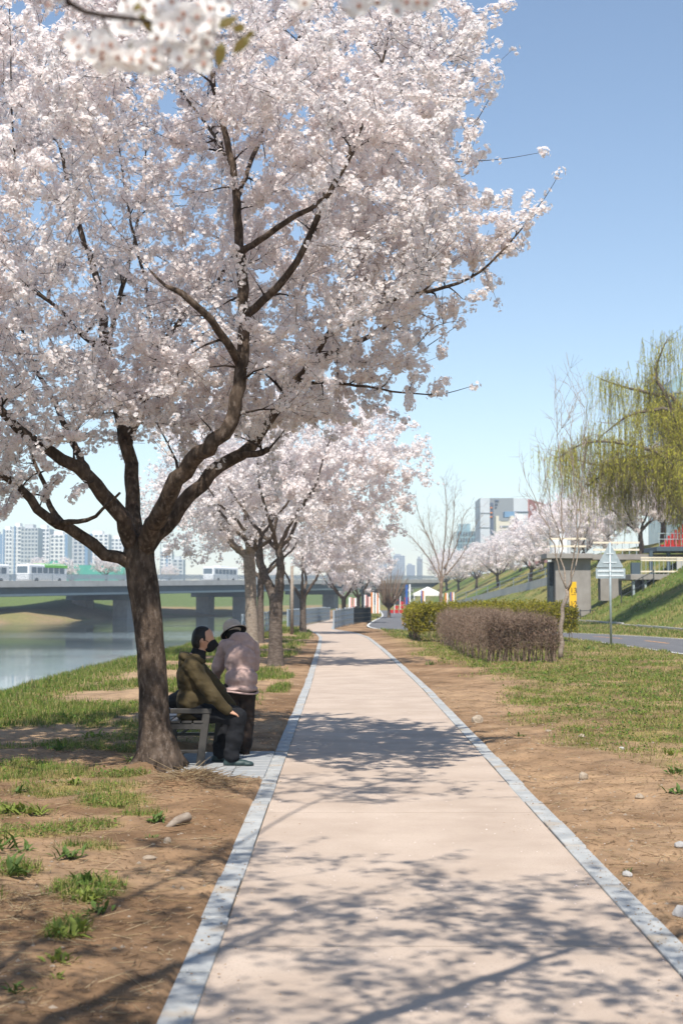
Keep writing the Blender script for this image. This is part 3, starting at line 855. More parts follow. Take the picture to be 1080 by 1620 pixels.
def two_fork(fk, r, rr):
    a = [(fk - Vector((0, 0, .15)), r * .8), (fk + Vector((-.10, .05, .15)), r * .66), (fk + Vector((-.34, .1, .75)), r * .56), (fk + Vector((-.42, .15, 1.2)), r * .5)]
    b = [(fk - Vector((0, 0, .15)), r * .8), (fk + Vector((.07, 0, .2)), r * .68), (fk + Vector((.12, 0, .7)), r * .58), (fk + Vector((.05, 0, 1.2)), r * .5)]
    return [a, b] + auto_limbs(a[-1][0], 4, 1.8, 2.2, r * .36, rr) + auto_limbs(b[-1][0], 4, 2.0, 2.6, r * .36, rr)
row_tree('blossoming cherry whose trunk splits in two low down, beside the path past the bench', -1.50, 32.6, 1.55, .165,
         [((-1.1, 32.8, 4.7), (2.5, 2.6, 1.9)), ((.6, 32.8, 4.6), (1.6, 1.8, 1.3)), ((-2.8, 32.8, 4.0), (1.5, 1.8, 1.3)), ((.3, 32.6, 3.3), (1.2, 1.2, .6))], 420, .076, 33000, 21, fork2=two_fork, zmin=2.5)
row_tree('blossoming cherry with a straight single trunk standing on the river side of the row', -2.38, 38.5, 2.75, .175,
         [((-2.8, 38.5, 5.1), (2.9, 2.7, 2.4)), ((-4.3, 38.5, 3.7), (1.6, 1.8, 1.2))], 330, .086, 20000, 22, lean=-.12, spread=2.2, h=2.8, bark='pale_bark')
row_tree('slender cherry with a thin grey trunk on the grass behind the split-trunk cherry', -2.75, 48.5, 2.3, .12,
         [((-2.6, 48.5, 4.6), (2.4, 2.4, 1.9))], 200, .095, 11500, 23, spread=1.7, h=2.2)
row_tree('small cherry forking near its foot before the river railing', -1.70, 63.0, 1.55, .15,
         [((-1.2, 63, 4.6), (2.9, 2.5, 2.0)), ((.3, 63, 4.2), (2.1, 1.8, 1.4))], 240, .12, 12500, 24, forks=4, spread=1.9, h=2.4)
row_tree('farther cherry in bloom hanging over the railing gap', 0.15, 93.0, 1.7, .16,
         [((.1, 93, 4.4), (2.9, 2.9, 2.2)), ((1.2, 94, 4.1), (1.8, 1.8, 1.3))], 230, .15, 11500, 25, spread=2.0, h=2.4, forks=4)
row_tree('distant blossoming cherry near the camera post', 1.4, 118.0, 1.8, .17,
         [((1.3, 118, 4.6), (3.2, 3.0, 2.6))], 200, .17, 10500, 26, spread=2.3, h=2.6, forks=5)

# --- the cherry just behind the viewpoint: shades the path, one spray hangs into view
def near_rule(P):
    return (P[:, 2] > 1.55 + .421 * np.maximum(P[:, 1], 0) + .28) & (P[:, 2] > 2.9)
rr = random.Random(5)
zb = hz(-1.95, 1.3)
nt_trunk = [(Vector((-1.95, 1.3, zb - .1)), .24), (Vector((-1.95, 1.3, zb + .1)), .2), (Vector((-1.92, 1.3, zb + .9)), .16), (Vector((-1.88, 1.3, 1.75)), .15), (Vector((-1.88, 1.3, 1.85)), .1)]
fk = Vector((-1.88, 1.3, 1.75))
nl = [[(fk, .1), (Vector((-1.55, 1.5, 2.3)), .085), (Vector((-1.1, 1.9, 2.85)), .07), (Vector((-.5, 2.5, 3.4)), .055), (Vector((.2, 3.1, 3.9)), .04), (Vector((.9, 3.6, 4.4)), .02)],
      [(fk, .09), (Vector((-2.2, 1.9, 2.6)), .07), (Vector((-2.5, 2.6, 3.4)), .05), (Vector((-2.7, 3.2, 4.2)), .03), (Vector((-2.8, 3.6, 5.0)), .015)],
      [(fk, .09), (Vector((-1.7, 1.7, 2.9)), .075), (Vector((-1.3, 2.3, 3.9)), .055), (Vector((-.9, 2.8, 4.9)), .035), (Vector((-.5, 3.2, 5.8)), .015)],
      [(fk, .08), (Vector((-1.5, .9, 2.7)), .06), (Vector((-.8, .4, 3.5)), .045), (Vector((0, .1, 4.2)), .03), (Vector((.6, 0, 4.8)), .015)],
      [(fk, .05), (Vector((-1.75, 2.4, 3.2)), .024), (Vector((-1.4, 3.8, 4.3)), .018), (Vector((-.9, 5.4, 5.2)), .014), (Vector((-.4, 7.2, 5.9)), .011), (Vector((.2, 8.3, 6.2)), .015)],  # long forward limb, added out of view to carry the shading lobe
      [(fk, .08), (Vector((-2.5, .8, 2.8)), .06), (Vector((-3.1, .4, 3.6)), .04), (Vector((-3.5, .2, 4.3)), .02)]]
near = cherry('cherry_tree', 'cherry tree at the path edge whose blossom spray hangs into the top of the view', (-1.95, 1.3, zb), nt_trunk, nl,
       [((-.9, 2.9, 4.9), (2.5, 2.9, 1.9)), ((-2.6, 2.4, 4.2), (1.7, 2.0, 1.3)), ((.7, 3.6, 4.9), (1.3, 1.6, 1.0)), ((-.05, 8.0, 6.15), (1.35, 1.0, .8))], 400, .050, 16500, 31, rule=near_rule, sides=(16, 10), mind=.3, per=.14, cl=.09, tw=(.2, .6), zmin=2.5, keep=near_rule)  # last lobe is added above the view to throw shade farther up the path
# the hanging spray: one branch with separate flowers and young leaves
def near_flower(size):
    mb = MB()
    for k in range(5):
        t0 = k * 2 * math.pi / 5; pts = []
        for rr_, w, zz in ((.05, .06, 0), (.28, .24, .08), (.46, .20, .15), (.50, .05, .15)):
            for e in (-1, 1): pts.append((math.cos(t0) * rr_ * size - math.sin(t0) * w * e * size, math.sin(t0) * rr_ * size + math.cos(t0) * w * e * size, zz * size))
        mb.add(pts, [(0, 1, 3, 2), (2, 3, 5, 4), (4, 5, 7, 6)])
    return mb.mesh('flower')
mat('near_petal', (.93, .92, .91), rough=.6, transl=.4, spec=.2)
mat('flower_heart', (.42, .20, .14), rough=.8)
mat('young_leaf', (.13, .13, .025), (.20, .12, .04), scale=30, rough=.6, transl=.3)
fm = near_flower(.036); fm.materials.append(MATS['near_petal'])
hm = MB().ell((0, 0, .004), (.0045, .0045, .005), nu=6, nv=4).mesh('flower_heart'); hm.materials.append(MATS['flower_heart'])
lf_ = MB(); lf_.add([(0, 0, 0), (.012, .014, .003), (-.012, .014, .003), (.013, .032, .0), (-.013, .032, 0), (0, .058, -.006)], [(0, 1, 2), (2, 1, 3, 4), (4, 3, 5)])
lm = lf_.mesh('leaf'); lm.materials.append(MATS['young_leaf'])
YB = 2.6
spray_pts = [[(Vector((-.55, 2.2, 3.25)), .012), (at(100, -60, YB - .05), .0062), (at(112, 6, YB), .0055), (at(160, 24, YB), .005), (at(205, 29, YB), .0045), (at(252, 36, YB), .003)],
             [(at(160, 24, YB), .003), (at(172, 48, YB), .0026), (at(182, 66, YB), .0018)],
             [(at(300, -70, YB + .1), .005), (at(312, -10, YB + .1), .004), (at(322, 40, YB + .1), .0032), (at(328, 62, YB + .1), .0025)],
             [(at(328, 55, YB + .1), .0025), (at(360, 58, YB + .1), .002), (at(400, 58, YB + .12), .0015)],
             [(Vector((-.2, 2.5, 3.5)), .008), (at(300, -70, YB + .1), .005)],
             [(Vector((.0, 2.7, 3.6)), .008), (at(560, -60, YB + .1), .005), (at(600, -14, YB + .1), .003), (at(680, -6, YB + .1), .002)]]
spr = MB()
for s_ in spray_pts:
    q, rq = smoothline(s_, .04); spr.tube(q, rq, 6)
spray = spr.build('limb', 'twig', near, smooth=True)
spots = [(108, 5, .0, 2), (150, 88, 0, 7), (118, 72, 0, 5), (196, 40, .06, 5), (172, 84, .0, 8), (200, 96, .0, 6), (224, 84, -.03, 9), (232, 100, -.03, 7), (262, 30, -.02, 9), (246, 12, .05, 6), (286, 22, 0, 8), (300, 45, .05, 6), (330, 28, .05, 7),
         (306, 92, .02, 7), (318, 76, .04, 6), (340, 8, .1, 7), (215, 8, .1, 6), (280, 70, .08, 5), (255, 78, .06, 6), (462, 0, .1, 5), (555, 2, .1, 7), (590, 0, .1, 6), (628, 0, .1, 6), (676, 2, .1, 5), (185, 95, .02, 5)]
sw = wloc(near)
for u, v, dy, k in spots:
    for q in range(k):
        o = obj('flower', fm, None, spray)
        o.location = at(u + rr.gauss(0, 11), v + rr.gauss(0, 9), YB + dy + rr.gauss(0, .03)) - sw
        d = Vector((rr.gauss(0, .6), -1 + rr.gauss(0, .7), rr.gauss(-.25, .6))).normalized()
        o.rotation_euler = d.to_track_quat('Z', 'Y').to_euler(); o.scale = [rr.uniform(.85, 1.15)] * 3
        h = obj('flower_heart', hm, None, spray); h.location = o.location; h.rotation_euler = o.rotation_euler
for u, v, a in [(135, 62, -70), (140, 68, -100), (212, 18, 40), (220, 22, 120), (205, 70, 150), (288, 74, -160), (278, 68, 170), (300, 60, 100), (388, 48, -60), (396, 58, -130), (352, 66, -170), (404, 52, -90), (345, 44, 60)]:
    o = obj('leaf', lm, None, spray); o.location = at(u, v, YB + .03) - sw
    o.rotation_euler = Euler((R(70 + rr.uniform(-25, 25)), R(a), R(rr.uniform(-30, 30)))); o.scale = [rr.uniform(.6, 1.0)] * 3
# ---------------------------------------------------------------- bench
BX = -1.29
bench = tag(empty('bench', (-1.5, 14.0, 0)), 'dark grey metal park bench without a backrest on the paved pad', 'bench')
for ye in (13.16, 14.86):
    fr = MB()
    fr.bar((BX + .055, ye, .53), (BX - .01, ye, .0), .07, .05, up=(0, 1, 0)).build('leg', 'bench_metal', bench, bevel=.004)
    MB().bar((BX - .47, ye, .53), (BX - .44, ye, .0), .07, .05, up=(0, 1, 0)).build('leg', 'bench_metal', bench, bevel=.004)
    MB().bar((BX - .53, ye, .525), (BX + .10, ye, .525), .062, .045).build('armrest', 'bench_metal', bench, bevel=.005)
    MB().bar((BX - .46, ye, .385), (BX + .02, ye, .385), .045, .055).build('seat_rail', 'bench_metal', bench, bevel=.004)
    MB().bar((BX - .44, ye, .155), (BX - .0, ye, .155), .04, .03).build('stretcher', 'bench_metal', bench, bevel=.003)
for k in range(5):
    MB().bar((BX - .445 + k * .106, 13.13, .425), (BX - .445 + k * .106, 14.89, .425), .092, .022).build('slat', 'bench_metal', bench, bevel=.003)
MB().bar((BX - .05, 14.5, .36), (BX - .36, 14.83, .17), .02, .02).build('brace', 'bench_metal', bench)
MB().bar((BX - .22, 13.19, .375), (BX - .22, 14.83, .375), .05, .04).build('seat_beam', 'bench_metal', bench)

bt = tag(empty('water_bottle', (-1.58, 14.35, .437)), 'clear water bottle with a blue cap standing on the bench', 'bottle')
MB().tube([(-1.58, 14.35, .437), (-1.58, 14.35, .45), (-1.58, 14.35, .60), (-1.58, 14.35, .63), (-1.58, 14.35, .645)], [.028, .032, .032, .022, .016], 12).build('body', 'clear_plastic', bt, smooth=True)
MB().tube([(-1.58, 14.35, .641), (-1.58, 14.35, .70)], [.024, .023], 12).build('bottle_cap', 'blue_plastic', bt)
bag = MB(); bag.ell((0, 0, .085), (.11, .14, .09)); bag.ell((.02, .02, .15), (.05, .09, .05))
o = single('black_bag', bag, 'black_cloth', (-1.66, 14.5, .436), smooth=True)
tag(o, 'small black cloth bag set on the bench beside the bottle', 'bag')
pp = MB(); pp.add([(-.09, -.06, 0), (.09, -.05, .004), (.10, .06, .012), (-.08, .07, .003), (0, 0, .03), (.03, .05, .022)], [(0, 1, 4), (1, 2, 5, 4), (2, 3, 5), (3, 0, 4, 5)])
pp.add([(-.09, -.06, -.002), (.09, -.05, .0), (.10, .06, .004), (-.08, .07, -.001)], [(3, 2, 1, 0)])
tag(single('paper_sheet', pp, 'paper', (-1.60, 13.72, .44)), 'crumpled white paper lying on the bench seat', 'paper')

# ---------------------------------------------------------------- people
def skinned(name, mb, m, parent, voxel=.012, smooth=6, crease=0.0, seed=0):
    """fuse overlapping body volumes into one continuous surface"""
    off = wloc(parent) if parent else Vector((0, 0, 0))
    me = mb.mesh('tmp', off)
    o = bpy.data.objects.new('tmp', me); col.objects.link(o)
    a = o.modifiers.new('r', 'REMESH'); a.mode = 'VOXEL'; a.voxel_size = voxel
    b = o.modifiers.new('s', 'SMOOTH'); b.factor = .5; b.iterations = smooth
    dg = bpy.context.evaluated_depsgraph_get()
    me2 = bpy.data.meshes.new_from_object(o.evaluated_get(dg))
    bpy.data.objects.remove(o); bpy.data.meshes.remove(me)
    me2.name = name
    if crease:
        n = len(me2.vertices); co = np.empty(n * 3, np.float32); no = np.empty(n * 3, np.float32)
        me2.vertices.foreach_get('co', co); me2.vertex_normals.foreach_get('vector', no)
        co = co.reshape(-1, 3); no = no.reshape(-1, 3)
        w = fbm(co[:, 0] * 9 + co[:, 1] * 7, co[:, 2] * 14 + co[:, 0] * 6, seed, 3) - .5
        w2 = fbm(co[:, 2] * 22 + co[:, 1] * 5, co[:, 0] * 8 - co[:, 1] * 4, seed + 5, 2) - .5
        co += no * ((w + w2 * .6) * crease)[:, None]
        me2.vertices.foreach_set('co', co.ravel())
    me2.polygons.foreach_set('use_smooth', [True] * len(me2.polygons))
    me2.materials.clear()
    return obj(name, me2, m, parent)

def hand(mb, wrist, palm_dir, out_dir, s=1.0, curl=.35):
    """palm with four fingers and a thumb; out_dir is where the thumb lies"""
    d = Vector(palm_dir).normalized(); o = Vector(out_dir); o = (o - d * o.dot(d)).normalized(); dn = d.cross(o)
    if dn.z > 0: dn = -dn
    w = Vector(wrist)
    mb.cap(w, .022 * s, w + d * .03 * s, .026 * s)
    for k in range(4):
        q = (k - 1.5) * .019 * s
        a = w + d * .03 * s - o * q; b = w + d * .085 * s - o * q * 1.1
        mb.cap(a, .014 * s, b, .011 * s, 8)
        ln = (.034, .040, .037, .028)[k] * s
        c = b + (d * math.cos(curl) + dn * math.sin(curl)) * ln; e = c + (d * math.cos(curl * 2.6) + dn * math.sin(curl * 2.6)) * ln * .8
        mb.cap(b, .0100 * s, c, .0090 * s, 8); mb.cap(c, .0090 * s, e, .0075 * s, 8)
    t = w + d * .02 * s + o * .026 * s; t2 = t + (d * .75 + o * .6).normalized() * .036 * s; t3 = t2 + (d * .95 + o * .1 + dn * .3).normalized() * .03 * s
    mb.cap(t, .013 * s, t2, .011 * s, 8); mb.cap(t2, .011 * s, t3, .009 * s, 8)

# --- seated man, facing the path
mx, my = -1.37, 13.36
man = tag(empty('person', (mx, my, .0)), 'seated person in olive hooded jacket, black mask and dark trousers, hand on knee', 'person')
body = MB()
body.ell((-1.385, my, .86), (.105, .16, .20)); body.ell((-1.38, my, .60), (.11, .15, .16)); body.cap((-1.36, my, .95), .055, (-1.315, my, 1.07), .05)
body.ell((-1.285, my, 1.185), (.090, .074, .108), Euler((0, R(12), 0)))
body.ell((-1.245, my, 1.125), (.055, .052, .062))
body.cap((-1.199, my, 1.182), .012, (-1.182, my, 1.158), .013, 8)            # nose
for s in (-1, 1):
    body.ell((-1.298, my + s * .076, 1.165), (.020, .010, .032), Euler((0, R(14), 0)))   # ears
    body.cap((-1.215, my + s * .045, 1.212), .011, (-1.208, my + s * .02, 1.212), .011, 8)  # brow
    body.cap((-1.37, my + s * .15, .93), .05, (-1.17 + (s > 0) * .02, my + s * .27, .665), .042)
    body.cap((-1.17 + (s > 0) * .02, my + s * .27, .665), .042, (-1.035, my + s * .235, .525), .030)
    body.cap((-1.37, my + s * .09, .52), .07, (-.945 - (s > 0) * .05, my + s * .17, .47), .055)
    body.cap((-.945 - (s > 0) * .05, my + s * .17, .47), .05, (-1.01 - (s > 0) * .14, my + s * .20 - (s > 0) * .06, .10), .035)
    hand(body, (-1.045, my + s * .235, .53), (.88, -s * .18, -.32), (.1, -s * 1.0, .15), 1.0, .32)
skinned('body', body, 'skin', man, .0095, 3)
jk = MB()
jk.ell((-1.40, my, .82), (.140, .205, .23)); jk.ell((-1.385, my, .60), (.158, .208, .20)); jk.ell((-1.375, my, .47), (.165, .205, .075))
jk.cap((-1.385, my - .155, .935), .082, (-1.385, my + .155, .935), .082); jk.ell((-1.37, my, 1.0), (.085, .11, .06))
for s in (-1, 1):
    el_ = Vector((-1.165 + (s > 0) * .02, my + s * .27, .655)); wr = Vector((-1.045, my + s * .238, .535))
    jk.cap((-1.375, my + s * .175, .925), .084, el_, .066); jk.cap(el_, .066, wr, .046); jk.ell(wr, (.044, .044, .044))
skinned('jacket', jk, 'olive_cloth', man, .011, 4, .024, 3)
hd = MB(); hd.ell((-1.445, my, 1.005), (.085, .155, .050), Euler((0, R(28), 0))); hd.ell((-1.47, my, .945), (.055, .135, .075)); hd.cap((-1.40, my - .115, 1.0), .04, (-1.30, my - .10, .975), .03); hd.cap((-1.40, my + .115, 1.0), .04, (-1.30, my + .10, .975), .03)
skinned('hood', hd, 'olive_cloth', man, .009, 5, .012, 8)
cl_ = MB(); cl_.tube([(-1.345, my, 1.0), (-1.335, my, 1.05), (-1.325, my, 1.085)], [.082, .072, .066], 16)
skinned('collar', cl_, 'black_cloth', man, .008, 3)
tr = MB(); tr.ell((-1.375, my, .50), (.13, .18, .085))
for s in (-1, 1):
    kn = Vector((-.955 - (s > 0) * .05, my + s * .17, .462)); an = Vector((-1.01 - (s > 0) * .14, my + s * .20 - (s > 0) * .06, .115))
    tr.cap((-1.35, my + s * .10, .505), .098, kn, .080); tr.cap(kn, .082, an, .070); tr.cap(an + Vector((0, 0, .04)), .072, an + Vector((.01, 0, -.01)), .075)
skinned('trousers', tr, 'navy_cloth', man, .011, 4, .028, 5)
for s in (-1, 1):
    an = Vector((-1.01 - (s > 0) * .14, my + s * .20 - (s > 0) * .06, 0))
    sh = MB(); sh.ell(an + Vector((.0, 0, .072)), (.062, .048, .050)); sh.ell(an + Vector((.075, 0, .050)), (.10, .048, .036)); sh.ell(an + Vector((.155, 0, .042)), (.055, .045, .028)); sh.ell(an + Vector((-.02, 0, .05)), (.055, .042, .045))
    so = skinned('shoe', sh, 'shoe_teal', man, .007, 3)
    sl_ = MB(); sl_.ell(an + Vector((.06, 0, .020)), (.155, .050, .016)); sl_.ell(an + Vector((-.02, 0, .022)), (.065, .044, .018))
    skinned('sole', sl_, 'shoe_sole', so, .007, 2)
hr = MB(); hr.ell((-1.312, my, 1.205), (.088, .082, .098), Euler((0, R(14), 0))); hr.ell((-1.348, my, 1.155), (.056, .072, .085)); hr.ell((-1.285, my, 1.262), (.060, .062, .036), Euler((0, R(12), 0)))
for s in (-1, 1): hr.cap((-1.275, my + s * .073, 1.20), .010, (-1.272, my + s * .074, 1.165), .008, 8)
skinned('hair', hr, 'hair', man, .008, 3, .008, 2)
mk_ = MB(); mk_.ell((-1.222, my, 1.122), (.058, .060, .060)); mk_.cap((-1.19, my, 1.165), .016, (-1.165, my, 1.125), .02, 8); mk_.ell((-1.235, my, 1.085), (.045, .05, .03))
fm_ = skinned('face_mask', mk_, 'black_cloth', man, .007, 3)
for s in (-1, 1):
    MB().tube([(-1.235, my + s * .062, 1.15), (-1.27, my + s * .078, 1.172), (-1.305, my + s * .082, 1.165)], .0025, 5).build('strap', 'black_cloth', fm_)

# --- standing woman bent over the bench, back to the viewer
wx, wy = -1.02, 14.1
wo = tag(empty('person', (wx, wy, 0)), 'person in beige hat and mauve coat bending over the bench with back turned', 'person')
wb = MB()
wb.ell((-1.02, 14.13, .72), (.12, .10, .13)); wb.ell((-1.03, 14.24, .95), (.12, .09, .18)); wb.cap((-1.08, 14.36, 1.10), .05, (-1.12, 14.46, 1.18), .045)
wb.ell((-1.135, 14.52, 1.21), (.074, .088, .105), Euler((R(-25), 0, R(18)))); wb.cap((-1.165, 14.60, 1.19), .012, (-1.17, 14.615, 1.17), .012, 8)
for s in (-1, 1):
    wb.ell((-1.135 + s * .073, 14.50, 1.20), (.010, .02, .03))
    hp = Vector((-1.03 + s * .075, 14.12, .68)); kn = Vector((-1.035 + s * .08, 14.15, .38)); an = Vector((-1.04 + s * .075, 14.08, .08))
    wb.cap(hp, .065, kn, .05); wb.cap(kn, .048, an, .033)
    shd = Vector((-1.06 + s * .14, 14.34, 1.06)); el_ = Vector((-1.09 + s * .17, 14.38, .86)); wr = Vector((-1.20 + s * .10, 14.55, .74))
    wb.cap(shd, .045, el_, .038); wb.cap(el_, .038, wr, .027); hand(wb, wr, (-.35, .6, -.65), (-s * 1.0, .1, .2), .9, .35)
skinned('body', wb, 'skin', wo, .010, 3)
ct = MB()
ct.ell((-1.015, 14.11, .665), (.172, .150, .05)); ct.ell((-1.015, 14.12, .76), (.168, .150, .13)); ct.ell((-1.025, 14.19, .93), (.162, .145, .17)); ct.ell((-1.055, 14.28, 1.06), (.160, .125, .12))
ct.cap((-1.185, 14.33, 1.075), .078, (-.935, 14.33, 1.075), .078); ct.ell((-1.08, 14.36, 1.13), (.08, .08, .06))
for s in (-1, 1):
    shd = Vector((-1.055 + s * .14, 14.34, 1.06)); el_ = Vector((-1.09 + s * .175, 14.37, .87)); wr = Vector((-1.19 + s * .11, 14.53, .765))
    ct.cap(shd, .076, el_, .066); ct.cap(el_, .064, wr, .048)
skinned('coat', ct, 'mauve_cloth', wo, .011, 4, .030, 14)
hm_ = MB(); hm_.tube([(-1.015 + .171 * math.cos(t), 14.105 + .150 * math.sin(t), .632 + .012 * math.sin(2 * t)) for t in np.linspace(0, 2 * math.pi, 40)], .012, 6)
skinned('coat_hem', hm_, 'mauve_cloth', wo, .007, 2)
hd = MB(); hd.ell((-1.0, 14.235, 1.135), (.135, .060, .080), Euler((R(24), R(24), 0))); hd.ell((-.955, 14.195, 1.085), (.080, .055, .055), Euler((0, R(24), 0))); hd.cap((-1.10, 14.31, 1.17), .035, (-.98, 14.29, 1.185), .035)
skinned('hood', hd, 'mauve_cloth', wo, .009, 5, .012, 4)
tr = MB(); tr.ell((-1.02, 14.12, .66), (.145, .125, .10))
for s in (-1, 1):
    hp = Vector((-1.03 + s * .075, 14.12, .66)); kn = Vector((-1.035 + s * .08, 14.15, .38)); an = Vector((-1.04 + s * .075, 14.09, .11))
    tr.cap(hp, .095, kn, .075); tr.cap(kn, .076, an, .068)
skinned('trousers', tr, 'dark_brown_cloth', wo, .011, 5, .014, 9)
for s in (-1, 1):
    a = Vector((-1.04 + s * .078, 14.08, 0)); f = Vector((-.35, .94, 0))
    sh = MB(); sh.ell(a + Vector((0, 0, .06)), (.045, .05, .045)); sh.ell(a + f * .06 + Vector((0, 0, .042)), (.045, .085, .034), Euler((0, 0, R(20)))); sh.ell(a + f * .12 + Vector((0, 0, .034)), (.04, .045, .024)); sh.ell(a + Vector((0, -.01, .025)), (.042, .05, .022))
    skinned('shoe', sh, 'dark_brown_cloth', wo, .008, 3)
ht = MB(); ht.ell((-1.135, 14.50, 1.265), (.098, .108, .085), Euler((R(-22), R(-14), 0)))
hat = skinned('hat', ht, 'hat_cloth', wo, .008, 3)
br_ = MB(); n_ = 28
Mh = Euler((R(-24), R(-24), 0)).to_matrix()
ring = [(r_, z_) for r_, z_ in ((.075, .012), (.10, .006), (.140, -.020), (.143, -.024), (.140, -.028), (.10, -.006), (.075, -.002))]
vs = [Vector((-1.125, 14.485, 1.232)) + Mh @ Vector((r_ * math.cos(2 * math.pi * k / n_), r_ * 1.05 * math.sin(2 * math.pi * k / n_), z_)) for k in range(n_) for r_, z_ in ring]
br_.add(vs, [(k * 7 + j, k * 7 + (j + 1) % 7, ((k + 1) % n_) * 7 + (j + 1) % 7, ((k + 1) % n_) * 7 + j) for k in range(n_) for j in range(7)])
br_.build('brim', 'hat_cloth', hat, smooth=True)
un = MB(); un.add([Vector((-1.125, 14.485, 1.232)) + Mh @ Vector((r_ * math.cos(2 * math.pi * k / n_), r_ * 1.05 * math.sin(2 * math.pi * k / n_), z_)) for k in range(n_) for r_, z_ in ((.07, -.006), (.134, -.0285), (.134, -.0305), (.07, -.010))],
       [(k * 4 + j, k * 4 + (j + 1) % 4, ((k + 1) % n_) * 4 + (j + 1) % 4, ((k + 1) % n_) * 4 + j) for k in range(n_) for j in range(4)])
un.build('brim_lining', 'black_cloth', hat, smooth=True)
hr = MB(); hr.ell((-1.125, 14.475, 1.205), (.080, .080, .075)); hr.cap((-1.11, 14.43, 1.19), .055, (-1.09, 14.40, 1.15), .05)
skinned('hair', hr, 'hair', wo, .008, 3)
wo.location.x += .02; wo.location.y += .05

# ---------------------------------------------------------------- hedges
def twig_hedge(name, label, x0, x1, y0, y1, h, nstem, ntwig, seed, leafy=None, lean=0.0, zb=0.0):
    rg = np.random.default_rng(seed); rn = random.Random(seed)
    root = tag(empty(name, ((x0 + x1) / 2, y0, zb)), label, 'hedge')
    off = np.array(wloc(root))
    per = 2 * (x1 - x0) + 2 * (y1 - y0)
    heads = []
    for k in range(nstem):                                   # each upright stem its own piece
        if k < nstem * .45: sx, sy = rn.uniform(x0 + .1, x1 - .1), y0 + rn.uniform(.0, .25)
        elif k < nstem * .85: sx, sy = x0 + rn.uniform(.0, .25), rn.uniform(y0, y1)
        else: sx, sy = rn.uniform(x0, x1), rn.uniform(y0, y1)
        hh = h * rn.uniform(.55, .95); bx, by = rn.gauss(0, .10) + lean, rn.gauss(0, .08)
        b = Vector((sx, sy, hz(sx, sy) - .04)); r0 = rn.uniform(.009, .018)
        pts = [(b, r0), (b + Vector((bx * .3 + rn.gauss(0, .02), by * .3, hh * .4)), r0 * .8), (b + Vector((bx, by, hh)), r0 * .45)]
        q, rq = smoothline(pts, .18); MB().tube(q, rq, 5).build('stem', 'hedge_stem', root)
        heads.append(pts[2][0]); heads.append(q[len(q) // 2 + 1])
    # twig mass
    P0 = np.c_[rg.uniform(x0, x1, ntwig), rg.uniform(y0, y1, ntwig), rg.uniform(.22, 1, ntwig) ** .75 * h]
    skin_ = rg.uniform(size=ntwig)
    P0[:, 1] = np.where(skin_ < .34, y0 + rg.uniform(-.06, .22, ntwig), P0[:, 1]); P0[:, 0] = np.where((skin_ >= .34) & (skin_ < .66), x0 + rg.uniform(-.06, .22, ntwig), P0[:, 0])
    P0[:, 2] = np.where(skin_ > .80, h * rg.uniform(.86, 1.0, ntwig), P0[:, 2])
    P0[:, 2] *= (1 + .13 * (fbm(P0[:, 0] * 1.6, P0[:, 1] * 1.6, 3, 3) - .5) * 2)
    ed_ = np.minimum(np.minimum(P0[:, 0] - x0, x1 - P0[:, 0]), np.minimum(P0[:, 1] - y0, y1 - P0[:, 1]))
    P0[:, 2] *= 1 - .16 * sstep(.30, -.05, ed_)
    P0[:, 0] += (fbm(P0[:, 1] * 1.2, P0[:, 2] * 2.5, 13, 3) - .5) * .34; P0[:, 1] += (fbm(P0[:, 0] * 1.8, P0[:, 2] * 2.5, 17, 3) - .5) * .34
    P0[:, 0] += np.where(np.hypot(P0[:, 0] - x0, P0[:, 1] - y0) < .35, .12, 0)
    P0[:, 2] += height(P0[:, 0], P0[:, 1]) * .5
    d = unit(rg.normal(size=(ntwig, 3)) + np.array([0, 0, .7])); ln = (rg.uniform(.06, .20, ntwig) * np.where(rg.uniform(size=ntwig) < .03, 1.9, 1))[:, None]
    P1 = P0 + d * ln; P1[:, 2] = np.minimum(P1[:, 2], h * 1.16)
    V, F = seg_tubes(P0 - off, P1 - off, rg.uniform(.0025, .006, ntwig), np.full(ntwig, .0015), 3)
    tag(obj('twigs', np_mesh('twigs', V, F), 'hedge_stem', root), kind='stuff')
    if leafy:
        nl_, cs, size = leafy
        k = rg.integers(0, ntwig, nl_); c = P0[k] + (P1[k] - P0[k]) * rg.uniform(0, 1.1, (nl_, 1)) - off
        a = unit(rg.normal(size=(nl_, 3))); b = unit(np.cross(a, rg.normal(size=(nl_, 3)))); s_ = size * rg.uniform(.6, 1.3, (nl_, 1))
        V = np.stack([c - b * s_ * .35, c + a * s_, c + b * s_ * .35], 1).reshape(-1, 3)
        F = np.arange(nl_ * 3).reshape(-1, 3)
        cc = np.array(cs)[rg.integers(0, len(cs), nl_)] * rg.uniform(.8, 1.2, (nl_, 1))
        tag(obj('foliage', np_mesh('foliage', V, F, np.repeat(cc, 3, 0)), 'blade', root), kind='stuff')
    return root
twig_hedge('clipped_hedge', 'bare brown clipped hedge with many upright stems on the lawn', 3.30, 5.10, 33.2, 49.0, 1.18, 150, 15000, 41, leafy=(16000, [(.20, .125, .085), (.28, .19, .14), (.15, .09, .06)], .035))
twig_hedge('spring_hedge', 'yellow-green sprouting hedge behind the bare brown hedge', 2.6, 8.3, 50.2, 57.0, 1.34, 60, 7000, 42, leafy=(60000, [(.24, .22, .022), (.30, .27, .03), (.15, .16, .02), (.34, .29, .025)], .062))
twig_hedge('evergreen_hedge', 'dark green clipped hedge at the foot of the gauge tower', 12.2, 14.9, 90.0, 92.0, 1.0, 12, 3000, 43, leafy=(16000, [(.045, .06, .022), (.06, .07, .03), (.07, .055, .03)], .07))

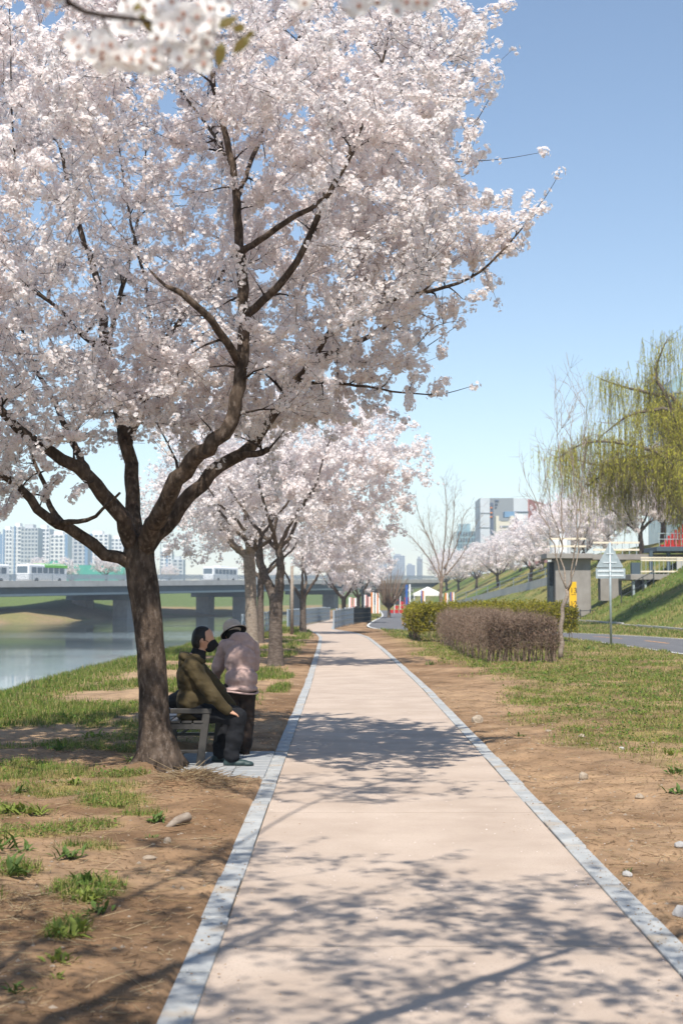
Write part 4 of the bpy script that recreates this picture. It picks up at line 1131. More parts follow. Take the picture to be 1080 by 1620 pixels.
# ---------------------------------------------------------------- bare trees
def bare_tree(label, base, levels, seed, m='pale_bark', cat='tree', name='bare_tree', group=None, sc_tw=1.0):
    """levels: list of hand-set main stems [(points with radius)], each fringed with fine twigs"""
    root = tag(empty(name, base), label, cat, group); rg = np.random.default_rng(seed)
    first = True; sticks = []
    for st in levels:
        q, rq = smoothline([(Vector(base) + Vector(p), r) for p, r in st], .2)
        rq = [r * (.85 if first else .62) for r in rq]
        q = [q[0]] + [p + Vector(rg.normal(size=3)) * .02 for p in q[1:]]
        MB().tube(q, rq, 8 if first else 6).build('trunk' if first else 'limb', m, root, smooth=True)
        if not first or len(levels) == 1:
            A = np.array([tuple(p) for p in q])
            k = max(8, int(len(A) * 1.3))
            for i in rg.integers(int(len(A) * .25), len(A), k):
                dd = unit(A[min(i + 1, len(A) - 1)] - A[max(i - 1, 0)])
                d = unit(dd * .8 + unit(rg.normal(size=3)) * .6 + np.array([0, 0, .2])); l = rg.uniform(.25, .9) * sc_tw
                a = A[i]; b = a + d * l; sticks.append((a, b, .0065 * sc_tw, .004 * sc_tw))
                for _ in range(3):
                    e = b + unit(d + unit(rg.normal(size=3)) * .7) * l * .5; sticks.append((b, e, .004 * sc_tw, .002 * sc_tw))
        first = False
    if sticks:
        P0, P1, a, b = zip(*sticks); off = np.array(base)
        V, F = seg_tubes(np.array(P0) - off, np.array(P1) - off, a, b, 3)
        tag(obj('branches', np_mesh('branches', V, F), m, root), kind='stuff')
    return root
b0 = Vector((5.35, 34.9, hz(5.35, 34.9)))
def bp_(u, v, dy=0.0): return at(u, v, 34.9 + dy) - b0
bare_tree('tall bare sapling with several upright leafless stems beside the brown hedge', b0,
          [[((0, 0, -.05), .075), (bp_(888, 990), .065), (bp_(893, 950), .055), (bp_(897, 932), .05)],
           [(bp_(897, 935), .038), (bp_(885, 905), .028), (bp_(872, 850), .022), (bp_(850, 800), .016), (bp_(832, 755), .008)],
           [(bp_(897, 935), .04), (bp_(890, 880, .3), .03), (bp_(888, 800, .4), .022), (bp_(882, 700, .4), .015), (bp_(876, 630, .4), .006)],
           [(bp_(897, 935), .04), (bp_(906, 895, -.2), .03), (bp_(912, 830, -.3), .022), (bp_(906, 740, -.3), .016), (bp_(900, 650, -.3), .006)],
           [(bp_(897, 935), .036), (bp_(912, 890, .3), .028), (bp_(916, 800, .5), .020), (bp_(922, 710, .5), .013), (bp_(925, 630, .5), .005)],
           [(bp_(888, 860, .3), .02), (bp_(868, 790, .1), .014), (bp_(858, 715, 0), .006)],
           [(bp_(880, 690, .4), .012), (bp_(894, 668, .4), .008), (bp_(905, 640, .4), .004)]], 51)
b0 = Vector((7.0, 100.0, hz(7.0, 100.0)))
def bp2(u, v, dy=0.0): return at(u, v, 100.0 + dy) - b0
bare_tree('spreading leafless tree with long curved stems beyond the cycle road', b0,
          [[((0, 0, -.05), .17), (bp2(697, 940), .15), (bp2(698, 920), .13)],
           [(bp2(698, 925), .09), (bp2(685, 895), .07), (bp2(660, 860), .05), (bp2(640, 842), .02)],
           [(bp2(698, 925), .09), (bp2(690, 880, .5), .07), (bp2(668, 830, .5), .05), (bp2(655, 788, .5), .02)],
           [(bp2(698, 925), .10), (bp2(700, 880), .08), (bp2(706, 820, -.5), .05), (bp2(704, 768, -.5), .02)],
           [(bp2(698, 925), .09), (bp2(708, 885, .4), .07), (bp2(716, 830, .4), .05), (bp2(720, 770, .4), .02)],
           [(bp2(702, 900), .08), (bp2(722, 860), .06), (bp2(734, 815), .04), (bp2(745, 802), .02)],
           [(bp2(704, 910), .08), (bp2(730, 878, -.4), .05), (bp2(752, 830, -.4), .02)],
           [(bp2(690, 880, .5), .05), (bp2(680, 840, .6), .035), (bp2(677, 812, .6), .015)]], 52, m='hedge_stem', sc_tw=1.4)
# dense broom-shaped bare tree
b0 = Vector((4.05, 122.0, hz(4.05, 122)))
def broom(label, b0, w, h, seed, nst=70):
    rn = random.Random(seed); root = tag(empty('bare_tree', b0), label, 'tree')
    MB().tube([b0 - Vector((0, 0, .1)), b0 + Vector((0, 0, .5)), b0 + Vector((0, 0, 1.0))], [.16, .13, .11], 8).build('trunk', 'hedge_stem', root)
    for _ in range(nst):
        a = rn.uniform(0, 6.28); rr_ = w * math.sqrt(rn.random()); top = b0 + Vector((math.cos(a) * rr_, math.sin(a) * rr_, h * rn.uniform(.65, 1.0) * (1 - .25 * (rr_ / w) ** 2)))
        mid = b0 + Vector((math.cos(a) * rr_ * .35, math.sin(a) * rr_ * .35, 1.3))
        MB().tube([b0 + Vector((0, 0, .75)), mid, (mid + top) / 2 + Vector((0, 0, .1)), top], [.035, .028, .02, .008], 4).build('branch', 'hedge_stem', root)
    return root
broom('dense broom-shaped leafless tree on the verge by the coloured posts', b0, 1.75, 5.3, 5, 110)
# ---------------------------------------------------------------- road sign seen from behind
sx, sy = 8.86, 47.0
zs = hz(sx, sy)
sg = tag(empty('road_sign', (sx, sy, zs)), 'grey back of a triangular road sign with a plate below on a galvanised pole', 'sign')
MB().tube([(sx, sy, zs - .1), (sx, sy, 3.42)], .038, 12).build('pole', 'galvanised', sg, smooth=True)
tri = MB(); tri.prism([(sx - .44, 2.63), (sx - .42, 2.60), (sx + .42, 2.60), (sx + .44, 2.63), (sx + .03, 3.36), (sx - .03, 3.36)], sy + .045, sy + .055)
tri_o = tri.build('warning_plate', 'galvanised', sg)
MB().prism([(sx - .43, 2.635), (sx - .41, 2.61), (sx + .41, 2.61), (sx + .43, 2.635), (sx + .025, 3.345), (sx - .025, 3.345)], sy + .056, sy + .062).build('plate_face', 'red_paint', tri_o)
for zz, w in ((2.76, .22), (3.05, .12)): MB().box((sx, sy + .035, zz), (w * 2, .02, .03)).build('rib', 'sign_rib', tri_o)
rc = MB().box((sx + .02, sy + .05, 2.40), (.98, .012, .33)).build('text_plate', 'galvanised', sg, bevel=.003)
for zz in (2.33, 2.48): MB().box((sx + .02, sy + .036, zz), (.86, .018, .055)).build('rib', 'sign_rib', rc)
for zz in (2.33, 2.48, 2.76, 3.05): MB().tube([(sx, sy, zz - .02), (sx, sy, zz + .02)], .046, 12).build('clamp', 'sign_rib', sg)

# ---------------------------------------------------------------- fences at the river end of the path
def lattice_fence(label, pts, h, m, name='railing', step=1.6, bars=.16, cat='railing'):
    p0 = Vector((pts[0][0], pts[0][1], hz(*pts[0])))
    root = tag(empty(name, p0), label, cat)
    for (xa, ya), (xb, yb) in zip(pts[:-1], pts[1:]):
        L = math.hypot(xb - xa, yb - ya); n = max(1, round(L / step))
        for i in range(n + 1):
            t = i / n; x_, y_ = xa + (xb - xa) * t, ya + (yb - ya) * t
            MB().box((x_, y_, hz(x_, y_) + h / 2), (.08, .08, h), math.atan2(yb - ya, xb - xa)).build('post', m, root)
        za, zb_ = hz(xa, ya), hz(xb, yb)
        for k, f in enumerate((.10, .36, .62, .92)):
            MB().bar((xa, ya, za + h * f), (xb, yb, zb_ + h * f), .05, .05).build('rail', m, root)
        nb = int(L / bars)
        for i in range(nb):
            t = (i + .5) / nb; x_, y_, z_ = xa + (xb - xa) * t, ya + (yb - ya) * t, za + (zb_ - za) * t
            MB().box((x_, y_, z_ + h * .51), (.022, .022, h * .80)).build('baluster', m, root)
    return root
lattice_fence('pale steel lattice railing along the river side where the path narrows', [(-2.75, 73), (-2.35, 82), (-1.75, 93), (-.9, 108)], 1.0, 'fence_steel', bars=.32)
lattice_fence('pale steel lattice railing on the road side of the path gap', [(-.40, 74), (.05, 79), (.68, 86)], 1.05, 'fence_steel', bars=.26)
lattice_fence('dark steel railing panel joined behind the pale one', [(.72, 86.3), (2.05, 100.5)], 1.1, 'fence_dark', bars=.22)
# rail of the river walk behind the first trees
lattice_fence('low grey river rail behind the cherry trunks', [(-3.6, 52), (-3.05, 72)], .95, 'fence_steel', bars=.9)

wp = MB(); wp.tube([(0, 0, -.1), (0, 0, 2.9)], [.075, .065], 10); tag(single('timber_post', wp, 'pale_bark', (-2.1, 60.5, hz(-2.1, 60.5)), smooth=True), 'plain round timber post among the cherry trunks', 'post')
cp = Vector((1.62, 111, hz(1.62, 111)))
cc = tag(empty('camera_post', cp), 'dark post carrying a white dome security camera', 'camera post')
MB().tube([cp - Vector((0, 0, .1)), cp + Vector((0, 0, 3.9))], [.09, .07], 10).build('post', 'fence_dark', cc)
MB().bar(cp + Vector((0, 0, 3.75)), cp + Vector((.62, 0, 3.8)), .05, .05).build('arm', 'white_metal', cc)
MB().ell(cp + Vector((.66, 0, 3.66)), (.12, .12, .15)).build('camera_dome', 'white_metal', cc, smooth=True)
MB().box(cp + Vector((-.12, -.1, 2.9)), (.3, .22, .45)).build('control_box', 'fence_dark', cc)

# ---------------------------------------------------------------- gauge tower and river terrace on the right
gt = tag(empty('gauge_tower', (16.2, 100, 0)), 'grey concrete gauge tower with a yellow depth scale and railed top', 'tower')
MB().box((16.25, 101.0, 2.15), (2.48, 2.0, 4.5)).build('shaft', 'concrete', gt, bevel=.03)
MB().box((14.82, 101.3, 2.1), (.28, 1.2, 4.2)).build('steel_column', 'steel_and_dark_fill', gt)
MB().box((15.95, 100.9, 4.58), (3.25, 2.9, .36)).build('top_slab', 'concrete', gt, bevel=.02)
for zz in (5.25, 5.78):
    MB().bar((14.6, 99.6, zz), (17.1, 99.6, zz), .09, .13).build('rail', 'cream_rail', gt); MB().bar((14.45, 99.6, zz - .02), (14.45, 102.2, zz - .02), .07, .09).build('rail', 'cream_rail', gt)
for k in range(5): MB().box((14.6 + k * .62, 99.6, 5.27), (.06, .06, 1.02)).build('rail_post', 'galvanised', gt)
MB().tube([(15.55, 101, 4.76), (15.55, 101, 5.7), (15.55, 101, 5.75)], [.72, .72, .5], 20).build('tank', 'white_metal', gt, smooth=False)
MB().tube([(15.65, 101, 5.75), (15.65, 101, 6.2)], [.2, .16], 12).build('vent_pipe', 'white_metal', gt)
MB().tube([(16.65, 100.4, 4.76), (16.65, 100.4, 7.6)], .05, 8).build('lamp_mast', 'galvanised', gt)
sc_ = MB().box((16.22, 99.985, 1.35), (.50, .02, 2.85)).build('depth_scale', 'yellow_paint', gt)
for i, (txt, zz) in enumerate((('13', 1.98), ('12', 1.06))):
    cu = bpy.data.curves.new('numeral', 'FONT'); cu.body = txt; cu.size = .52; cu.align_x = 'CENTER'; cu.extrude = .004
    to = bpy.data.objects.new('tmp', cu); col.objects.link(to)
    me_ = bpy.data.meshes.new_from_object(to.evaluated_get(bpy.context.evaluated_depsgraph_get())); bpy.data.objects.remove(to)
    me_.name = 'numeral'; me_.transform(Matrix.Rotation(R(90), 4, 'X'))
    to = obj('numeral', me_, 'black_paint', sc_); to.location = Vector((16.26, 99.968, zz)) - wloc(sc_)
    MB().box((16.26, 99.968, zz - .10), (.34, .008, .03)).build('scale_mark', 'black_paint', sc_)
for zz in (.35, .75): MB().bar((16.6, 99.3, zz), (18.4, 99.3, zz + .05), .05, .05).build('foot_rail', 'fence_dark', gt)
for xx in (16.6, 17.3, 18.3): MB().box((xx, 99.3, .35), (.07, .07, 1.0)).build('foot_rail_post', 'fence_dark', gt)

wk = tag(empty('walkway', (19, 100.5, hz(19, 100.5))), 'raised concrete walkway with cream rails joining the gauge tower to the bank', 'walkway')
MB().box((21.1, 100.9, 4.52), (7.0, 2.2, .38)).build('deck', 'concrete', wk)
MB().box((19.0, 101.0, 2.9), (1.5, 1.0, 2.9)).build('pier', 'concrete', wk)
for zz in (5.02, 5.52): MB().bar((17.65, 99.9, zz), (20.9, 99.9, zz), .09, .13).build('rail', 'cream_rail', wk)
for k in range(7): MB().box((17.7 + k * .5, 99.9, 5.1), (.05, .05, .8)).build('rail_post', 'galvanised', wk)

te = tag(empty('river_terrace', (22, 96, hz(22, 96))), 'dark two-level river terrace with steel columns and cream rails on the slope', 'terrace')
MB().box((23.8, 98.6, 3.05), (8.6, 5.0, .38)).build('deck', 'concrete', te, bevel=.02)
MB().box((24.2, 99.4, 1.6), (7.4, 2.8, 2.6)).build('under_deck_dark', 'steel_and_dark_fill', te)  # solid block coloured dark, put in for the shade under the deck
MB().box((25.0, 99.2, 4.98), (7.0, 4.2, .32)).build('upper_beam', 'blue_grey_steel', te, bevel=.02)
for xx in (21.2, 22.4, 25.3, 27.6): MB().box((xx, 97.6, 4.0), (.22, .22, 1.75)).build('column', 'blue_grey_steel', te)
for xx in (19.75, 20.55): MB().box((xx, 96.4, 1.9), (.13, .13, 2.6)).build('column', 'galvanised', te)
MB().box((23.25, 97.0, 3.78), (.85, .12, 1.15)).build('grey_panel', 'concrete_light', te)
MB().box((19.9, 96.5, 3.6), (.6, .4, .85)).build('grey_panel', 'blue_grey_steel', te)
for zz in (4.18, 4.35, 3.42): MB().bar((20.2, 96.2, zz), (28.0, 96.2, zz), .07, .10).build('rail', 'cream_rail', te)
for k in range(26): MB().box((20.25 + k * .3, 96.2, 3.78), (.03, .03, 1.05)).build('baluster', 'galvanised', te)
for zz in (5.65, 6.05): MB().bar((21.6, 97.2, zz), (28.4, 97.2, zz), .04, .05).build('upper_rail', 'galvanised', te)
for k in range(18): MB().box((21.7 + k * .38, 97.2, 5.6), (.03, .03, .9)).build('upper_baluster', 'galvanised', te)
st_ = tag(empty('red_slatted_seat', (23.1, 98.0, 5.14)), 'bright red slatted seat standing on top of the dark terrace', 'seat')
for k in range(6): MB().box((22.3 + k * .24, 98.0, 5.45 + .12 * k), (.15, .14, .55 + .16 * k)).build('slat', 'red_paint', st_)
MB().box((22.95, 97.9, 5.22), (2.1, .6, .16)).build('base', 'red_paint', st_)
sr = tag(empty('stair_rail', (19.6, 95.5, hz(19.6, 95.5))), 'dark steel stair railing climbing the grass slope by the terrace', 'railing')
for f in (.45, .95): MB().bar((18.7, 95.4, hz(18.7, 95.4) + f), (20.9, 95.4, hz(20.9, 95.4) + f), .05, .05).build('rail', 'fence_dark', sr)
for k in range(4):
    xx = 18.7 + k * .73; MB().box((xx, 95.4, hz(xx, 95.4) + .5), (.06, .06, 1.05)).build('post', 'fence_dark', sr)
# edging at the foot of the slope
for k in range(28):
    y_ = 52 + k * 4.0
    MB().box((16.15, y_, hz(16.15, y_) + .06), (.14, 3.96, .14)).build('edging_stone', 'concrete_light', tag(empty('slope_edging', (16.15, 52, 0)), kind='structure') if k == 0 else bpy.data.objects['slope_edging'])

# ramp wall with rail further along the slope
rw = tag(empty('ramp_wall', (18.5, 190, hz(18.5, 190))), 'pale concrete ramp wall with a grey rail climbing the far slope', 'wall')
for k in range(9):
    a = Vector((17.4 + k * .62, 215 - k * 9, 0)); b = Vector((17.4 + (k + 1) * .62, 215 - (k + 1) * 9, 0)); za = .55 + k * .36
    MB().bar((a.x, a.y, za), (b.x, b.y, za + .36), .3, 1.5).build('wall_panel', 'concrete_light', rw)
    MB().bar((a.x, a.y, za + 1.7), (b.x, b.y, za + 2.06), .06, .07).build('rail', 'fence_steel', rw)
    MB().bar((a.x, a.y, za + 1.2), (b.x, b.y, za + 1.56), .05, .05).build('rail', 'fence_steel', rw)
    MB().box((a.x, a.y, za + 1.25), (.08, .08, 1.1)).build('post', 'fence_steel', rw)

# ---------------------------------------------------------------- willow
def willow(base, Y):
    rg = np.random.default_rng(61); rn = random.Random(61)
    root = tag(empty('willow_tree', base), 'tall weeping willow with fresh yellow-green hanging strands on the bank', 'tree')
    bV = Vector(base)
    MB().tube([bV - Vector((0, 0, .3)), bV + Vector((0, 0, 1.0)), bV + Vector((-.2, 0, 3.2)), bV + Vector((-.4, 0, 5.0))], [.55, .42, .36, .30], 12).build('trunk', 'bark_grey', root, smooth=True)
    top = bV + Vector((-.35, 0, 4.8)); t2 = bV + Vector((-.1, 0, 2.6))
    def pu(u, v, dy=0): return at(u, v, Y + dy)
    L = [[(t2, .2), (pu(1085, 728), .16), (pu(1040, 722), .12), (pu(990, 728), .09), (pu(950, 752), .06), (pu(930, 768), .03)],
         [(top, .2), (pu(1072, 640), .15), (pu(1050, 628), .11), (pu(1020, 620), .09), (pu(985, 612), .06), (pu(950, 600), .03)],
         [(top, .18), (pu(1058, 640), .13), (pu(1036, 595), .09), (pu(1046, 555), .05), (pu(1056, 535), .025)],
         [(top, .16), (pu(1065, 660, -1), .12), (pu(1030, 650, -1), .09), (pu(990, 660, -1), .06), (pu(950, 690, -1), .03)],
         [(t2, .16), (pu(1080, 780, 1), .12), (pu(1040, 745, 1), .09), (pu(1010, 740, 1), .06), (pu(985, 790, 1), .03)],
         [(t2, .16), (pu(1070, 755, 2), .10), (pu(1000, 735, 2), .08), (pu(940, 735, 2), .05), (pu(890, 720, 2), .02)],
         [(top, .16), (pu(1100, 600, 0), .12), (pu(1130, 560, 0), .08), (pu(1170, 560, 0), .03)], [(top, .16), (pu(1140, 640, 1), .12), (pu(1190, 620, 1), .07), (pu(1240, 650, 1), .03)],
         [(t2, .14), (pu(1060, 735, -1.5), .10), (pu(1000, 705, -1.5), .08), (pu(930, 700, -1.5), .05), (pu(880, 725, -1.5), .02)]]
    tips = []; segs = []
    for st in L:
        q, rq = smoothline(st, .3); MB().tube(q, rq, 7).build('limb', 'bark_grey', root, smooth=True)
        for i in range(len(q) // 4, len(q)):
            for _ in range(2):
                d = Vector((rn.gauss(0, 1), rn.gauss(0, 1), rn.uniform(.1, 1.1))).normalized(); l = rn.uniform(.4, 1.5)
                e = q[i] + d * l; segs.append((tuple(q[i]), tuple(e), .02, .008)); tips.append(e); tips.append((q[i] + e) / 2)
    LV = []; off = np.array(bV)
    S = []
    for t in tips:
        for _ in range(rn.choice((4, 5, 5))):
            s = Vector(t) + Vector((rn.gauss(0, .22), rn.gauss(0, .22), rn.gauss(0, .1))); ln = rn.uniform(.8, 2.9); n = int(ln / .11)
            dr = Vector((rn.gauss(0, .10), rn.gauss(0, .10), -1)); p = s
            for k in range(n):
                p2 = p + dr * .11 + Vector((rn.gauss(0, .008), rn.gauss(0, .008), 0))
                if k % 12 == 0: S.append((tuple(p), tuple(p + dr * 1.32)))
                LV.append((p.x, p.y, p.z)); p = p2
    a, b = np.array([s[0] for s in S]), np.array([s[1] for s in S])
    sa, sb = np.array([s[0] for s in segs]), np.array([s[1] for s in segs])
    V, F = seg_tubes(np.concatenate([sa, a]) - off, np.concatenate([sb, b]) - off, np.concatenate([np.full(len(sa), .018), np.full(len(a), .005)]), np.concatenate([np.full(len(sa), .007), np.full(len(a), .005)]), 3)
    tag(obj('branches', np_mesh('branches', V, F), 'hedge_stem', root), kind='stuff')
    C = np.array(LV) - off; n = len(C)
    d = unit(rg.normal(size=(n, 3)) * np.array([1, 1, .5]) + np.array([0, 0, -1.8])); w = unit(np.cross(d, rg.normal(size=(n, 3)))); s = rg.uniform(.13, .24, (n, 1))
    V = np.stack([C - w * s * .10, C + d * s, C + w * s * .10], 1).reshape(-1, 3)
    cc = np.array([(.44, .42, .05), (.36, .37, .045), (.52, .47, .07)])[rg.integers(0, 3, n)] * rg.uniform(.85, 1.15, (n, 1))
    tag(obj('crown', np_mesh('crown', V, np.arange(n * 3).reshape(-1, 3), np.repeat(cc, 3, 0)), 'blade', root), kind='stuff')
willow((21.0, 82.0, hz(21.0, 82.0)), 80.0)

# ---------------------------------------------------------------- cherries on the flood bank: three grown, the rest copies turned and scaled
protos = []
for k, (sz, tg, pk) in enumerate(((.20, 9000, .1), (.22, 8500, .35), (.20, 9000, .0))):
    rr = random.Random(70 + k)
    tk = [(Vector((0, 0, -.4)), .30), (Vector((0, 0, .3)), .24), (Vector((.1, 0, 1.3)), .2), (Vector((.1, .1, 1.9)), .18)]
    pr = cherry('cherry_tree', 'x', (0, 0, 0), tk, auto_limbs((.1, .1, 1.8), 6, 3.3, 3.6, .13, rr),
                [((0, 0, 4.6), (4.2, 4.2, 2.9)), ((1.8, -.6, 3.9), (2.6, 2.4, 1.8)), ((-1.9, .5, 4.0), (2.5, 2.5, 1.9)), ((0, 0, 6.2), (2.3, 2.3, 1.7))], 230, sz, tg, 80 + k, sides=(10, 6), mind=.45, tw=(.25, .8), per=.45, cl=.16, pink=pk, zmin=2.0)
    protos.append(pr)
spots = [  # x, y, scale, prototype, label
    (27.0, 128, 1.10, 1, 'pink-tinged cherry in bloom above the dark terrace'),
    (23.8, 141, 1.05, 0, 'blossoming cherry behind the raised walkway'),
    (24.8, 158, 1.15, 1, 'pinkish cherry in bloom behind the gauge tower top'),
    (22.8, 172, .95, 2, 'cherry in bloom just left of the gauge tower, dark beneath'),
    (26.0, 185, 1.10, 1, 'tall pinkish cherry on top of the bank near the ramp wall'),
    (22.5, 205, 1.0, 0, None), (27.0, 215, 1.0, 1, None), (22.3, 236, 1.0, 2, None), (28.0, 246, .95, 0, None), (22.0, 268, 1.0, 0, None), (27.0, 285, .95, 2, None), (22.5, 305, 1.1, 0, None), (25.0, 340, 1.2, 2, None),
    (30.5, 117, 1.2, 0, None), (33.5, 124, 1.3, 2, None), (30.5, 135, 1.25, 0, None), (31.0, 165, 1.2, 2, None), (31.5, 200, 1.0, 1, None)]
rr = random.Random(9)
used = set()
for x_, y_, s_, k, lb in spots:
    o = protos[k] if k not in used else copy_tree(protos[k]); used.add(k)
    o.location = (x_, y_, hz(x_, y_)); o.rotation_euler.z = rr.uniform(0, 6.28); o.scale = (s_, s_, s_)
    o['label'] = lb or 'blossoming cherry in the long row on the flood bank'
    o['group'] = 'cherries on the flood bank'
# cherries beyond the far bank, small
rr = random.Random(19)
for i in range(26):
    x_ = -170 + i * 8 + rr.uniform(-3, 3); y_ = float(far_y(x_)) + 112 + rr.uniform(-6, 12)
    if x_ > 22: continue
    o = copy_tree(protos[(0, 2, 2)[i % 3]]); s_ = rr.uniform(.7, .95)
    o.location = (x_, y_, hz(x_, y_)); o.rotation_euler.z = rr.uniform(0, 6.28); o.scale = (s_, s_, s_)
    o['label'] = 'small blossoming cherry along the far side of the river'; o['group'] = 'cherries across the river'

# ---------------------------------------------------------------- bridge and buses
B0, BD = Vector((-55.2, 230, 0)), Vector((73, 170, 0))
def bpt(t, off=0.0, z=0.0):
    d = BD.normalized(); n = Vector((d.y, -d.x, 0)); return B0 + BD * t + n * off + Vector((0, 0, z))
def bz(t): return 3.75 + 2.6 * t
brz = math.atan2(BD.y, BD.x)
bg_ = tag(empty('road_bridge', bpt(.3)), 'long steel girder road bridge on concrete piers across the river', 'bridge')
t0, t1, nseg = -.9, 1.6, 14
for k in range(nseg):
    a, b = t0 + (t1 - t0) * k / nseg, t0 + (t1 - t0) * (k + 1) / nseg
    MB().bar(bpt(a, 0, bz(a)), bpt(b, 0, bz(b)), 15.0, .5).build('deck', 'concrete_light', bg_)
    for off in (-6.2, -2, 2.2, 6.2): MB().bar(bpt(a, off, bz(a) - 1.0), bpt(b, off, bz(b) - 1.0), .5, 1.5).build('girder', 'bridge_steel', bg_)
    MB().bar(bpt(a, 6.95, bz(a) - 1.5), bpt(b, 6.95, bz(b) - 1.5), .35, .35).build('service_pipe', 'galvanised', bg_)
    for off in (7.35, -7.35):
        MB().bar(bpt(a, off, bz(a) + .5), bpt(b, off, bz(b) + .5), .25, .5).build('parapet', 'concrete_light', bg_)
        for zz in (.95, 1.15, 1.35, 1.55, 1.75): MB().bar(bpt(a, off, bz(a) + zz), bpt(b, off, bz(b) + zz), .09, .09).build('rail', 'fence_steel', bg_)
        for q in range(6): c_ = bpt(a + (b - a) * q / 6, off, bz(a + (b - a) * q / 6) + 1.25); MB().box(c_, (.12, .12, 1.1)).build('rail_post', 'fence_steel', bg_)
for t in (-.60, -.33, -.083, .167, .417, .667, .92, 1.2):
    for off in (-4.5, 4.2): MB().box(bpt(t, off, (bz(t) - 2.2 - 3.2) / 2), (2.6, 3.0, bz(t) - 2.2 + 3.2), brz).build('pier', 'concrete', bg_)
    MB().box(bpt(t, 0, bz(t) - 2.25), (3.2, 14.2, 1.1), brz).build('pier_cap', 'bridge_steel', bg_)
    MB().box(bpt(t, 7.25, bz(t) - 2.2), (3.4, .3, .6), brz).build('bearing_plate', 'concrete_light', bg_)
for k in range(9):
    t = -.5 + k * .21; a = bpt(t, -7.1, bz(t)); MB().tube([a, a + Vector((0, 0, 8.5))], [.13, .08], 6).build('lamp_post', 'fence_steel', bg_)
    MB().bar(a + Vector((0, 0, 8.4)), a + Vector((0, 0, 8.6)) - Vector((BD.normalized().y, -BD.normalized().x, 0)) * -2.2, .12, .1).build('lamp_arm', 'fence_steel', bg_)
def bus(t, off, label, green):
    c = bpt(t, off, bz(t) + .27 - .0); z = c.z
    root = tag(empty('bus', c), label, 'bus', None)
    d = BD.normalized(); n = Vector((d.y, -d.x, 0)); Z = Vector((0, 0, 1))
    MB().bar(c - d * 5.4 + Z * 1.75, c + d * 5.4 + Z * 1.75, 2.45, 2.7).build('body', 'white_metal', root, bevel=.18)
    if green: MB().bar(c - d * 1.2 + Z * 3.12, c + d * 4.9 + Z * 3.12, 1.9, .22).build('roof_unit', 'bus_green', root, bevel=.05); MB().bar(c - d * 1.0 + Z * 2.8, c + d * 5.42 + Z * 2.8, 2.49, .5).build('green_band', 'bus_green', root)
    else: MB().bar(c - d * 1.8 + Z * 3.2, c + d * 1.8 + Z * 3.2, 1.8, .25).build('roof_unit', 'white_metal', root, bevel=.05)
    for q in range(6):
        a = c + d * (-4.6 + q * 1.55) + n * 1.235 + Z * 2.15
        MB().bar(a, a + d * 1.35, .02, .95).build('window', 'window_glass', root)
    MB().bar(c - d * 5.41 + Z * 2.2, c - d * 5.39 + Z * 2.2, 2.0, 1.1).build('rear_window', 'window_glass', root)
    for q in (-3.2, 3.2):
        for s in (-1, 1): p = c + d * q + n * s * 1.1 + Z * .48; MB().tube([p - n * .14, p + n * .14], .48, 14).build('wheel', 'tyre', root)
bus(.362, 4.6, 'white bus with dark windows crossing the bridge alone', False)
bus(.028, 4.6, 'white and green bus on the left part of the bridge', True)
bus(-.057, 4.6, 'plain white bus following the green one on the bridge', False)

# ---------------------------------------------------------------- apartments across the river
def tower(name, label, u0, u1, vtop, Y, floors, cols_, wall='tower_white', accent=None, zb=5.0, dep=14, group=None, glass='window_glass'):
    a, b = at(u0, vtop, Y), at(u1, vtop, Y); w = b.x - a.x; h = a.z - zb; cx = (a.x + b.x) / 2
    root = tag(empty(name, (cx, Y, zb)), label, 'building', group)
    MB().box((cx, Y + dep / 2, zb + h / 2), (w, dep, h)).build('wall', wall, root)
    MB().box((cx - w * .1, Y + dep / 2, zb + h + 1.2), (w * .5, dep * .6, 2.4)).build('roof_house', wall, root)
    fh = h / floors; win = MB(); cw = w / cols_
    for i in range(floors):
        for j in range(cols_):
            win.box((a.x + (j + .5) * cw, Y - .05, zb + (i + .55) * fh), (cw * .58, .3, fh * .55))
    tag(win.build('windows', glass, root), kind='stuff')
    bal = MB()
    for j in range(cols_ + 1): bal.box((a.x + j * cw * (w - .3) / w + .15, Y - .35, zb + h / 2), (cw * .14, .7, h))
    tag(bal.build('pilasters', wall, root), kind='stuff')
    if accent:
        MB().box((a.x + accent * w, Y - .45, zb + h / 2), (w * .16, .9, h + .6)).build('accent_panel', 'tower_blue', root)
    return root
apt = [(-22, 6, 846, 1010, 15, 4, .9), (5, 20, 838, 960, 16, 3, .15), (21, 35, 833, 900, 17, 2, .25), (34, 61, 835, 880, 17, 5, None), (61, 79, 836, 930, 17, 3, None), (80, 108, 846, 900, 15, 4, .92), (109, 139, 850, 940, 15, 4, .95), (141, 172, 845, 1000, 16, 4, .1), (254, 272, 872, 1000, 12, 3, .6), (273, 290, 885, 980, 10, 2, None), (176, 200, 852, 1080, 15, 4, .9)]
for i, (u0, u1, vt, Y, fl, cn, ac) in enumerate(apt):
    tower('apartment_tower', 'pale high-rise apartment tower with a blue stripe across the river' if ac else 'plain white high-rise apartment tower across the river', u0, u1, vt, Y, fl, cn, 'tower_white' if i % 3 else 'tower_grey', ac, group='striped towers across the river' if ac else 'plain towers across the river')
nr = at(66, 905, 560); gn = tag(empty('scaffold_screen', (-110, 560, 5)), 'bright green construction screen in front of the apartment towers', 'screen')
for k in range(13):
    a = at(62 + k * 10.5, 912, 560); tp_ = (893, 888, 887, 889, 892, 893, 894, 894, 893, 893, 893, 894, 893)[k]; zt = at(0, tp_, 560).z
    MB().box((a.x + 1.3, 560, (5 + zt) / 2), (2.66, .5, zt - 5), 0).build('panel', 'net_green', gn)

